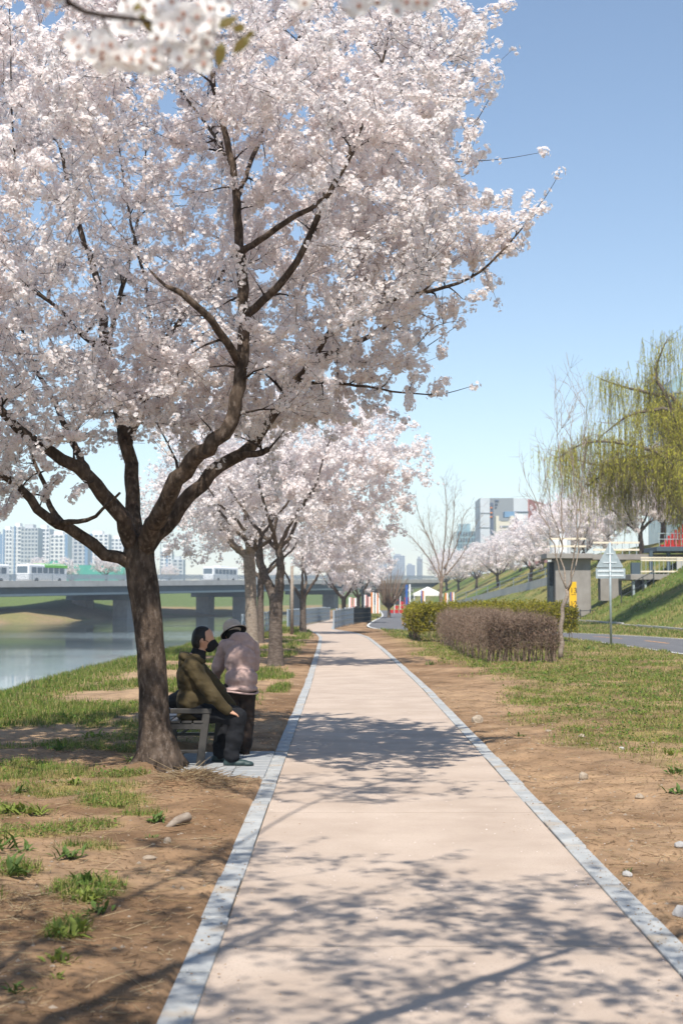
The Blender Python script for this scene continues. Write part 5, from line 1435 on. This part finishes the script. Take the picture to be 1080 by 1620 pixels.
# leafless scrub on the far bank, in front of the towers
rr = random.Random(23)
pr = broom('leafless brown scrub tree on the far bank before the towers', Vector((-150, 330, hz(-150, 330))), 3.2, 6.5, 77, 46); pr['group'] = 'scrub trees across the river'
for i in range(15):
    x_ = -142 + i * 9 + rr.uniform(-3, 3); y_ = float(far_y(x_)) + 128 + rr.uniform(-6, 16)
    o = copy_tree(pr); s_ = rr.uniform(.7, 1.15); o.location = (x_, y_, hz(x_, y_)); o.rotation_euler.z = rr.uniform(0, 6); o.scale = (s_ * 1.2, s_ * 1.2, s_)

# far hazy skyline
sky_t = [(566, 584, 872, 1700), (586, 604, 884, 1900), (605, 612, 870, 2000), (614, 626, 889, 1800), (622, 640, 879, 1900), (643, 656, 894, 2100), (660, 668, 884, 1500), (530, 548, 892, 1900), (548, 562, 884, 2000)]
for u0, u1, vt, Y in sky_t:
    tower('skyline_tower', 'faint hazy tower on the far skyline', u0, u1, vt, Y, 18, 4, 'far_city', None, zb=4, group='far skyline towers')

# ---------------------------------------------------------------- office block on the right
YO = 420
def ob(root, name, u0, v0, u1, v1, dy, dep, m):
    a, b = at(u0, v0, YO), at(u1, v1, YO)
    return MB().box(((a.x + b.x) / 2, YO + dy + dep / 2, (a.z + b.z) / 2), (abs(b.x - a.x), dep, abs(a.z - b.z))).build(name, m, root)
of = tag(empty('office_block', (at(808, 900, YO).x, YO, 6)), 'grey and pale office block with a salmon end wall behind the cherries', 'building')
ob(of, 'pale_wing', 759, 788, 775, 915, 0, 16, 'office_pale'); ob(of, 'grey_wall', 774.5, 787.5, 813, 915, 1.0, 14, 'office_grey'); ob(of, 'pale_wing', 812, 788, 836, 915, .6, 14, 'office_pale')
for v in (811, 834): ob(of, 'floor_band', 759, v, 775, v + 1.2, -.15, .3, 'office_grey')
ob(of, 'floor_band', 813, 809, 836, 810.5, .4, .3, 'office_blue')
strip = ob(of, 'glass_strip', 774.8, 795, 780.5, 845, .7, .4, 'office_blue')
for v in (802, 810, 816.5): ob(strip, 'orange_sign', 775.2, v, 778.5, v + 2, .4, .25, 'orange_wood')  # signs in plain orange colour, without glow
for v in (790.5, 796, 801): ob(of, 'vent', 782.5, v, 789 - (v - 790) * .3, v + 2.2, .75, .3, 'office_blue')
a, b, c = at(836, 789, YO), at(855, 797, YO + 26), at(836, 915, YO)
ew = MB(); ew.add([(a.x + .02, YO + .6, a.z), (b.x + 2, YO + 26, a.z), (b.x + 2, YO + 26, 6), (a.x + .02, YO + .6, 6), (a.x - .5, YO + 1, a.z - .01), (b.x, YO + 27, a.z - .01), (b.x, YO + 27, 6), (a.x - .5, YO + 1, 6)], [(0, 1, 2, 3), (7, 6, 5, 4), (0, 4, 5, 1), (1, 5, 6, 2), (3, 2, 6, 7), (0, 3, 7, 4)]); ew.build('end_wall', 'office_red', of)
hall = tag(empty('stone_hall', (at(798, 900, 380).x, 380, 6)), 'cream building with two square turrets in front of the office block', 'building')
YO = 380
ob(hall, 'turret', 784, 816, 789, 870, 0, 5, 'cream_wall'); ob(hall, 'turret', 807, 816, 813, 870, 0, 5, 'cream_wall'); ob(hall, 'wall', 789, 824, 807, 900, .5, 6, 'cream_wall'); ob(hall, 'window', 790, 831.5, 805, 834, .3, .3, 'office_grey'); ob(hall, 'window', 792, 822.5, 804, 824.2, .4, .3, 'office_grey')
ob(hall, 'glass_upper', 800, 808, 816, 817, 3, 4, 'tower_blue'); ob(hall, 'white_annex', 815, 812, 831, 870, 5, 6, 'tower_white'); ob(hall, 'window', 818, 820, 824, 830, 4.7, .3, 'office_blue')
tower('glass_block', 'low teal glass building left of the office block', 722, 757, 840, 450, 9, 8, 'teal_glass', None, zb=6, dep=14)
YO = 300
gl = tag(empty('glass_tower', (at(1100, 800, 190).x, 190, 6)), 'teal glass tower behind the willow at the edge', 'building')
a = at(1062, 600, 190)
gm = MB(); xr = a.x + 30
gm.add([(a.x, 190, 6), (xr, 190, 6), (xr, 190, a.z + 12), (a.x + 3.0, 190, a.z + 2), (a.x, 190, a.z), (a.x, 206, 6), (xr, 206, 6), (xr, 206, a.z + 12), (a.x + 3.0, 206, a.z + 2), (a.x, 206, a.z)], [(0, 1, 2, 3, 4), (9, 8, 7, 6, 5), (0, 4, 9, 5), (4, 3, 8, 9), (3, 2, 7, 8), (1, 6, 7, 2), (0, 5, 6, 1)])
gm.build('wall', 'teal_glass', gl)
for k in range(7): MB().box((a.x + 15, 189.9, 9 + k * 3.4), (29.8, .15, .25)).build('floor_band', 'fence_steel', gl)

# ---------------------------------------------------------------- exercise ground: coloured posts, climbing frame, tent
def slab_post(u, w, vt, cols2, Y=150, lab=''):
    p = at(u, 960, Y); zb = hz(p.x, Y); h = at(u, vt, Y).z - zb
    root = tag(empty('playground_post', (p.x, Y, zb)), lab, 'post', 'coloured posts by the exercise ground')
    wm_ = w / FPX * Y
    for i, c in enumerate(cols2):
        MB().box((p.x + (i - (len(cols2) - 1) / 2) * wm_ / len(cols2), Y + i * .12, zb + h / 2), (wm_ / len(cols2) * .96, .16, h)).build('board', c, root)
for a_ in [(589, 5, 937, ('orange_wood', 'white_metal')), (597, 7, 938, ('white_metal', 'orange_wood', 'white_metal')), (669, 7, 934, ('blue_paint', 'orange_wood', 'white_metal')), (706, 5, 938, ('orange_wood', 'white_metal')), (715, 7, 937, ('blue_paint', 'orange_wood', 'white_metal')),
           (554, 5, 945, ('white_metal', 'pink_paint')), (561, 5, 946, ('pink_paint', 'white_metal')), (566, 3, 946, ('white_metal', 'pink_paint')), (578, 4, 941, ('white_metal', 'pink_paint')), (584, 4, 944, ('pink_paint', 'white_metal'))]:
    kinds = a_[3]
    slab_post(*a_, lab='tall post of orange, blue and white boards by the exercise ground' if 'blue_paint' in kinds else ('pink and white board post by the exercise ground' if 'pink_paint' in kinds else 'tall orange and white board post by the exercise ground'))
YP = 155
cf = at(632, 962, YP); cfz = hz(cf.x, YP)
cl2 = tag(empty('climbing_frame', (cf.x, YP, cfz)), 'red and white climbing frame with a blue post', 'climbing frame')
for i in range(4):
    for k in range(4):
        if (i * 3 + k * 5) % 4 != 1: MB().box((cf.x - .9 + i * .55, YP + .1 * k, cfz + .3 + k * .45), (.42, .1, .36)).build('panel', 'red_paint', cl2)
    MB().box((cf.x - 1.15 + i * .6, YP, cfz + 1.0), (.07, .07, 2.0)).build('upright', 'white_metal', cl2)
MB().box((cf.x + .75, YP, cfz + 1.6), (.26, .26, 3.2)).build('blue_post', 'blue_paint', cl2); MB().box((cf.x + 1.1, YP, cfz + 1.6), (.14, .14, 3.3)).build('white_post', 'white_metal', cl2)
tn = at(676, 950, 215); tz = hz(tn.x, 215)
ten = tag(empty('canopy_tent', (tn.x, 215, tz)), 'white peaked canopy tent behind the coloured posts', 'tent')
tm = MB(); tm.add([(tn.x - 2.2, 213, tz + 2.3), (tn.x + 2.2, 213, tz + 2.3), (tn.x + 2.2, 217, tz + 2.3), (tn.x - 2.2, 217, tz + 2.3), (tn.x, 215, tz + 3.4), (tn.x - 2.2, 213, tz + 2.0), (tn.x + 2.2, 213, tz + 2.0), (tn.x + 2.2, 217, tz + 2.0), (tn.x - 2.2, 217, tz + 2.0)],
       [(0, 1, 4), (1, 2, 4), (2, 3, 4), (3, 0, 4), (5, 6, 1, 0), (6, 7, 2, 1), (7, 8, 3, 2), (8, 5, 0, 3)]); tm.build('roof', 'tent', ten)
for dx in (-2.1, 2.1):
    for y_ in (213.1, 216.9): MB().box((tn.x + dx, y_, tz + 1.05), (.1, .1, 2.1)).build('leg', 'white_metal', ten)
# ---------------------------------------------------------------- grass, weeds, stones, straw
rg = np.random.default_rng(101)
def blades(name, X, Y, h, w, colors, lean=.45, label='', seed=0):
    n = len(X); Z = height(X, Y)
    a = rg.uniform(0, 6.28, n); d = np.stack([np.cos(a), np.sin(a), np.zeros(n)], 1); wv = np.stack([-np.sin(a), np.cos(a), np.zeros(n)], 1)
    B = np.stack([X, Y, Z - .01], 1); hh = (h * rg.uniform(.5, 1.3, n))[:, None]; ww = (w * rg.uniform(.6, 1.3, n))[:, None]
    ln = (lean * rg.uniform(.1, 1.6, n))[:, None]
    tip = B + d * hh * ln + np.array([0, 0, 1.0]) * hh * np.sqrt(np.clip(1 - (ln * .6) ** 2, .15, 1))
    V = np.stack([B - wv * ww, B + wv * ww, tip], 1).reshape(-1, 3)
    me = np_mesh(name, V, np.arange(3 * n).reshape(-1, 3), np.repeat(colors, 3, 0))
    return tag(obj(name, me, 'blade'), kind='stuff')
GREEN = np.array([(.115, .185, .030), (.16, .22, .04), (.085, .15, .03), (.22, .235, .055)])
DRY = np.array([(.34, .27, .12), (.42, .34, .17), (.28, .22, .10)])
def scatter(n, xr, yr, dens, ypow=1.0):
    u = rg.uniform(size=n); y = (yr[0] ** (1 - ypow) + u * (yr[1] ** (1 - ypow) - yr[0] ** (1 - ypow))) ** (1 / (1 - ypow)) if ypow != 1 else yr[0] * (yr[1] / yr[0]) ** u
    x = rg.uniform(xr[0], xr[1], n); k = rg.uniform(size=n) < dens(x, y)
    return x[k], y[k]
# left verge
x, y = scatter(200000, (-6.2, -.8), (5.2, 17), grass, 1.0)
fl = (x > -y * .26 - .3); x, y = x[fl], y[fl]
tall = .025 + .065 * fbm(x * 2.2, y * 2.2, 91, 3)
mixd = rg.uniform(size=len(x)) < .18 + .3 * (fbm(x * 1.3, y * 1.3, 95, 2) > .6)
c = np.where(mixd[:, None], DRY[rg.integers(0, 3, len(x))], GREEN[rg.integers(0, 4, len(x))]) * rg.uniform(.8, 1.2, (len(x), 1))
tag(blades('grass', x, y, tall, .0038, c, lean=.85), 'short green grass tufts growing on the dirt left of the path', 'grass')
x, y = scatter(150000, (-6.6, -.8), (17, 75), grass, 1.5)
c = np.where((rg.uniform(size=len(x)) < .22)[:, None], DRY[rg.integers(0, 3, len(x))], GREEN[rg.integers(0, 4, len(x))]) * rg.uniform(.8, 1.25, (len(x), 1))
tag(blades('grass', x, y, (.05 + .06 * fbm(x * 2, y * 2, 91, 3)) * (1 + .4 * sstep(.3, -.8, x - bank_x(y))) * (y / 17) ** .35, .005 * (y / 15) ** .8, c), 'patchy spring grass between the cherry row and the river', 'grass')
# right lawn
x, y = scatter(330000, (1.7, 12), (8.5, 66), grass, 1.4)
fl = (x < y * .26 + .4) & (road_dist(x, y) > ROAD_HW + .1); x, y = x[fl], y[fl]
c = np.where((rg.uniform(size=len(x)) < .34)[:, None], DRY[rg.integers(0, 3, len(x))], GREEN[rg.integers(0, 4, len(x))] * np.array([1.15, 1.08, 1])) * rg.uniform(.8, 1.25, (len(x), 1))
tag(blades('grass', x, y, (.022 + .055 * fbm(x * 1.6, y * 1.6, 93, 3)) * (y / 12) ** .35, .0042 * (y / 12) ** .85, c, lean=.8), 'sunny yellow-green lawn right of the path', 'grass')
# slope
n = 45000; x = rg.uniform(16.3, 27, n); y = 55 * (210 / 55.) ** rg.uniform(size=n)
c = np.where((rg.uniform(size=n) < .3)[:, None], DRY[rg.integers(0, 3, n)], GREEN[rg.integers(0, 4, n)]) * rg.uniform(.8, 1.25, (n, 1))
k = fbm(x * .8, y * .5, 96, 3) > .44; x, y, c = x[k], y[k], c[k]
tag(blades('grass', x, y, .16 * np.ones(len(x)), .03 * np.ones(len(x)), c), 'long grass tussocks on the sunny flood bank slope', 'grass')
# strip between road and slope, and beyond
n = 60000; x = rg.uniform(2, 16.3, n); y = 55 * (150 / 55.) ** rg.uniform(size=n)
k = (road_dist(x, y) > ROAD_HW + .1) & (np.abs(x - path_c(y)) > path_w(y) + .1); x, y = x[k], y[k]; n = len(x)
c = np.where((rg.uniform(size=n) < .35)[:, None], DRY[rg.integers(0, 3, n)], GREEN[rg.integers(0, 4, n)]) * rg.uniform(.8, 1.25, (n, 1))
tag(blades('grass', x, y, .10 * np.ones(n), .022 * np.ones(n), c), 'rough verge grass round the cycle road bend', 'grass')

# low broad-leaved ground cover among the grass
def cover(n, xr, yr, label):
    x, y = scatter(n, xr, yr, lambda a, b: np.clip(grass(a, b) * 1.0 * (fbm(a * 3, b * 3, 44, 2) > .45), 0, 1), 1.3)
    k = np.abs(x) < y * .27 + .4; x, y = x[k], y[k]; n = len(x)
    a = rg.uniform(0, 6.28, n); s = (.012 + .016 * rg.uniform(size=n)) * (y / 9) ** .6
    c = np.stack([x, y, height(x, y) + .006 + .03 * rg.uniform(size=n)], 1); t = rg.uniform(-.3, .8, n)
    d = np.stack([np.cos(a), np.sin(a), t], 1) * s[:, None]; w = np.stack([-np.sin(a), np.cos(a), rg.uniform(-.3, .3, n)], 1) * s[:, None] * .42
    V = np.stack([c, c + d * .55 + w, c + d * 1.1, c + d * .55 - w], 1).reshape(-1, 3)
    cc = np.array([(.10, .17, .03), (.14, .21, .035), (.19, .23, .045), (.08, .14, .03)])[rg.integers(0, 4, n)] * rg.uniform(.8, 1.2, (n, 1))
    tag(obj('ground_cover', np_mesh('ground_cover', V, np.arange(4 * n).reshape(-1, 4), np.repeat(cc, 4, 0)), 'blade'), label, 'ground cover', kind='stuff')
cover(60000, (-6, -.8), (5.2, 34), 'low broad-leaved ground cover on the left verge')
cover(60000, (1.8, 8), (8.5, 36), 'low broad-leaved ground cover in the lawn right of the path')

# straw and bark litter on the bare soil
def straw(n, xr, yr, name_label, heap=None):
    if heap is not None: x, y = rg.normal(heap[0], heap[2], n), rg.normal(heap[1], heap[3], n)
    else: x, y = scatter(n, xr, yr, lambda a, b: np.full(len(a), 1.0), 1.6)
    e = np.abs(x - path_c(y)) - path_w(y); k = (e > .02) & ~((x > -1.62) & (x < -.62) & (y > 12.4) & (y < 14.6)); x, y = x[k], y[k]; n = len(x)
    z = height(x, y) + .006
    a = rg.uniform(0, 6.28, n); l = rg.gamma(2.0, .035, n); t = rg.normal(0, .12 if heap is None else .22, n)
    d = np.stack([np.cos(a), np.sin(a), np.abs(t)], 1) * l[:, None]; P = np.stack([x, y, z], 1)
    V, F = seg_tubes(P, P + d, np.full(n, .0020), np.full(n, .0013), 3)
    cc = np.array([(.40, .29, .16), (.30, .20, .11), (.16, .10, .06), (.48, .38, .24)])[rg.integers(0, 4, n)]
    tag(obj('straw', np_mesh('straw', V, F, np.repeat(cc, 6, 0)), 'blade'), name_label, 'straw', kind='stuff')
straw(5200, (1.55, 4.2), (5.5, 26), 'dry straw scattered over the bare soil right of the path')
straw(4200, (-3.2, -.72), (5.2, 24), 'dry straw scattered over the bare soil left of the path')
straw(1500, None, None, 'heap of dry grass beside the trunk of the big cherry', (-1.22, 11.7, .17, .30))
straw(420, None, None, 'withered grass clump at the lower left', (-1.62, 7.0, .22, .28))
# gravel
n = 13000; x = np.concatenate([rg.uniform(1.54, 3.4, n // 2), rg.uniform(-3.0, -.70, n // 2)]); y = 5.2 * (22 / 5.2) ** rg.uniform(size=n)
k = grass(x, y) < .5; x, y = x[k], y[k]; n = len(x); z = height(x, y)
s = (.003 + .014 * rg.uniform(size=n) ** 5)[:, None]
oct_ = np.array([(1, 0, 0), (-1, 0, 0), (0, 1, 0), (0, -1, 0), (0, 0, .7), (0, 0, -.7)], float)
V = (np.stack([x, y, z], 1)[:, None, :] + oct_[None] * s[:, None, :] * rg.uniform(.6, 1.4, (n, 6, 1))).reshape(-1, 3)
F = (np.arange(n)[:, None, None] * 6 + np.array([(0, 2, 4), (2, 1, 4), (1, 3, 4), (3, 0, 4)])[None]).reshape(-1, 3)
cc = np.array([(.40, .33, .26), (.30, .21, .135), (.28, .185, .11), (.22, .145, .085)])[rg.integers(0, 4, n)]
tag(obj('gravel', np_mesh('gravel', V, F, np.repeat(cc, 6, 0)), 'blade'), 'fine gravel and crumbs of earth beside the path', 'gravel', kind='stuff')

# fallen petals and crumbs of soil on the path
n = 650; y = 5.0 * (40 / 5.0) ** rg.uniform(size=n); x = path_c(y) + rg.uniform(-1.2, 1.2, n) * path_w(y); z = np.where(np.abs(x - path_c(y)) < path_w(y), .016, height(x, y) + .012)
a = rg.uniform(0, 6.28, n); s = .0065 * rg.uniform(.7, 1.3, n) * (y / 8) ** .25
c = np.stack([x, y, z], 1); d = np.stack([np.cos(a), np.sin(a), rg.uniform(-.2, .4, n)], 1) * s[:, None]; w = np.stack([-np.sin(a), np.cos(a), rg.uniform(-.2, .2, n)], 1) * s[:, None] * .7
V = np.stack([c - d, c + w, c + d, c - w], 1).reshape(-1, 3); V[:, 2] = np.maximum(V[:, 2], .0125)
tag(obj('fallen_petals', np_mesh('fallen_petals', V, np.arange(4 * n).reshape(-1, 4), np.tile((.82, .74, .72), (4 * n, 1))), 'petal'), 'fallen cherry petals strewn on the path', 'petals', kind='stuff')
n = 2600; y = 5.0 * (30 / 5.0) ** rg.uniform(size=n); sd = np.where(rg.uniform(size=n) < .5, -1, 1); x = path_c(y) + sd * (path_w(y) - np.abs(rg.normal(0, .09, n)) * (1 + 1.5 * (fbm(y * 1.1, y * 0 + 3, 71, 2) > .55)))
s = (.0015 + .006 * rg.uniform(size=n) ** 4)[:, None]
V = (np.stack([x, y, np.full(n, .015)], 1)[:, None, :] + oct_[None] * s[:, None, :] * rg.uniform(.6, 1.4, (n, 6, 1))).reshape(-1, 3)
F = (np.arange(n)[:, None, None] * 6 + np.array([(0, 2, 4), (2, 1, 4), (1, 3, 4), (3, 0, 4)])[None]).reshape(-1, 3)
tag(obj('soil_crumbs', np_mesh('soil_crumbs', V, F, np.repeat(np.array([(.33, .23, .14), (.26, .17, .10), (.42, .34, .26)])[rg.integers(0, 3, n)], 6, 0)), 'blade'), 'crumbs of soil spilled along both kerbs', 'soil', kind='stuff')

# stones
def stone(x, y, r, sq, label, m='stone', seed=0, sink=.35):
    rn = random.Random(seed); bm = bmesh.new(); bmesh.ops.create_icosphere(bm, subdivisions=2, radius=1.0)
    ph = [rn.uniform(0, 6) for _ in range(6)]
    for v in bm.verts:
        k = 1 + .16 * math.sin(v.co.x * 2.3 + ph[0]) + .14 * math.sin(v.co.y * 2.9 + ph[1]) + .12 * math.sin(v.co.z * 3.3 + ph[2]) + rn.uniform(-.05, .05)
        v.co = Vector((v.co.x * r * k * sq[0], v.co.y * r * k * sq[1], v.co.z * r * k * sq[2]))
    me = bpy.data.meshes.new('stone'); bm.to_mesh(me); bm.free()
    o = obj('stone', me, m); o.location = (x, y, hz(x, y) + r * sq[2] * sink); o.rotation_euler.z = rn.uniform(0, 6)
    tag(o, label, 'stone')
    return o
def gp(u, v, z=0.03):
    Y = (CAM_H - z) * FPX / (v - 948) * 1.003; return (u - 540) / FPX * Y, Y
stone(*gp(752, 1140), .082, (1.1, .8, .75), 'pale block-like stone at the right kerb, largest on that side', seed=1)
stone(*gp(920, 1232), .055, (.7, .8, 1.0), 'pale upright stone half sunk in the bare soil right of the path', seed=2)
stone(*gp(1007, 1262), .035, (1, .9, .8), 'small white stone on the brown soil right of the path', seed=3)
stone(*gp(917, 1171), .040, (1, .9, .6), 'tan stone at the edge of the lawn', seed=4)
stone(*gp(865, 1158), .035, (1.2, .9, .5), 'flat pinkish stone near the lawn edge', seed=5)
stone(*gp(240, 1356), .034, (1.2, .9, .6), 'white pebble on the soil left of the kerb', seed=6)
stone(*gp(268, 1328), .030, (1, .9, .7), 'beige pebble below the leafy weed', seed=7)
stone(*gp(986, 1378), .028, (1, .9, .8), 'grey chip of stone beside the right kerb', 'grey_stone', 8)
stone(*gp(1068, 1335), .045, (1, .8, .6), 'grey stone lying in straw on the right', 'grey_stone', 9)
stone(*gp(1072, 1438), .05, (.8, 1, .7), 'dark grey stone against the lower right kerb', 'grey_stone', 10)
stone(*gp(980, 1190), .03, (1, .9, .6), 'flat grey stone in the bare patch by the lawn', 'grey_stone', 11)
x_, y_ = gp(288, 1300); rt = MB(); q, rq = smoothline([(Vector((-.08, -.07, -.03)), .018), (Vector((-.02, -.02, .012)), .028), (Vector((.04, .05, .025)), .034), (Vector((.055, .065, .03)), .03)], .03); rt.tube(q, rq, 10)
tag(single('cut_root', rt, 'pale_bark', (x_, y_, hz(x_, y_) + .02), smooth=True), 'stump of a cut root sticking out of the soil below the tree', 'root')

# weeds: rosettes of broad leaves, each leaf a piece
wl = {}
for nm, c1, c2 in (('weed_leaf', (.075, .135, .028), (.12, .18, .04)), ('weed_leaf_yellow', (.15, .20, .035), (.22, .25, .05))): mat(nm, c1, c2, scale=25, rough=.6, transl=.3)
lfm = MB(); lfm.add([(0, 0, 0), (.10, .25, .10), (-.10, .25, .10), (.15, .6, .20), (-.15, .6, .20), (0, 1, .12), (0, .3, .06), (0, .62, .15)], [(0, 1, 6), (0, 6, 2), (1, 3, 7, 6), (2, 6, 7, 4), (3, 5, 7), (4, 7, 5)])
leafm = {k: lfm.mesh('leaf') for k in ('weed_leaf', 'weed_leaf_yellow')}
for k in leafm: leafm[k].materials.append(MATS[k])
rn = random.Random(33)
weeds = [(250, 1297, .11, 16, 0), (240, 1320, .06, 8, 0), (115, 1358, .13, 14, 0), (32, 1385, .16, 10, 0), (10, 1340, .22, 9, 0), (45, 1345, .10, 8, 0), (140, 1405, .12, 22, 0), (150, 1428, .10, 20, 1), (120, 1480, .13, 20, 1), (105, 1520, .09, 12, 1), (160, 1440, .10, 16, 0),
         (60, 1290, .14, 14, 1), (20, 1292, .13, 12, 1), (195, 1272, .09, 10, 1), (215, 1212, .12, 12, 0), (1062, 1225, .13, 8, 0), (1066, 1260, .12, 10, 0), (1058, 1200, .10, 7, 1), (820, 1170, .08, 8, 0), (850, 1148, .06, 6, 1), (120, 1242, .10, 12, 1), (40, 1250, .11, 12, 0), (395, 1085, .12, 14, 1), (400, 1095, .12, 14, 1),
         (620, 1043, .18, 14, 0), (680, 1052, .16, 14, 0), (790, 1042, .22, 14, 0), (930, 1030, .22, 12, 0), (980, 1372, .05, 5, 0), (30, 1562, .08, 9, 0), (95, 1545, .05, 6, 1), (150, 1165, .16, 14, 1), (95, 1190, .15, 12, 0)]
for i, (u, v, s, k, yl) in enumerate(weeds):
    x_, y_ = gp(u, v); zb = hz(x_, y_)
    root = tag(empty('leafy_weed', (x_, y_, zb)), (('yellowish' if yl else 'dark') + ' green weed clump ' + (wh := 'on the lawn edge by the hedges' if u > 600 and v < 1060 else 'on the bare soil right of the path' if u > 600 else 'beyond the bench by the path' if u > 300 else 'on the soil left of the path near the kerb shade' if v > 1395 else 'on the soil before the big cherry' if v > 1225 else 'behind the big cherry trunk towards the river')), 'weed', ('yellowish' if yl else 'dark') + ' weeds ' + wh)
    for q in range(int(k * 1.6)):
        o = obj('leaf', leafm['weed_leaf_yellow' if yl else 'weed_leaf'], None, root); sc2 = s * rn.uniform(.35, .95)
        o.location = (rn.gauss(0, s * .30), rn.gauss(0, s * .30), -.005); o.scale = (sc2, sc2, sc2); o.rotation_euler = (R(rn.uniform(0, 55)), 0, rn.uniform(0, 6.28))

# ---------------------------------------------------------------- hazy air
hm2 = bpy.data.materials.new('haze_air'); hm2.use_nodes = True; ht_ = hm2.node_tree; ht_.nodes.clear()
ho = ht_.nodes.new('ShaderNodeOutputMaterial'); pv = ht_.nodes.new('ShaderNodeVolumePrincipled')
pv.inputs['Color'].default_value = (.70, .81, .95, 1); pv.inputs['Density'].default_value = .00045; pv.inputs['Anisotropy'].default_value = .0
ht_.links.new(pv.outputs[0], ho.inputs['Volume']); MATS['haze_air'] = hm2
tag(single('haze', MB().box((0, 1150, 43), (4900, 2500, 96)), 'haze_air', (0, 0, 0)), kind='stuff')
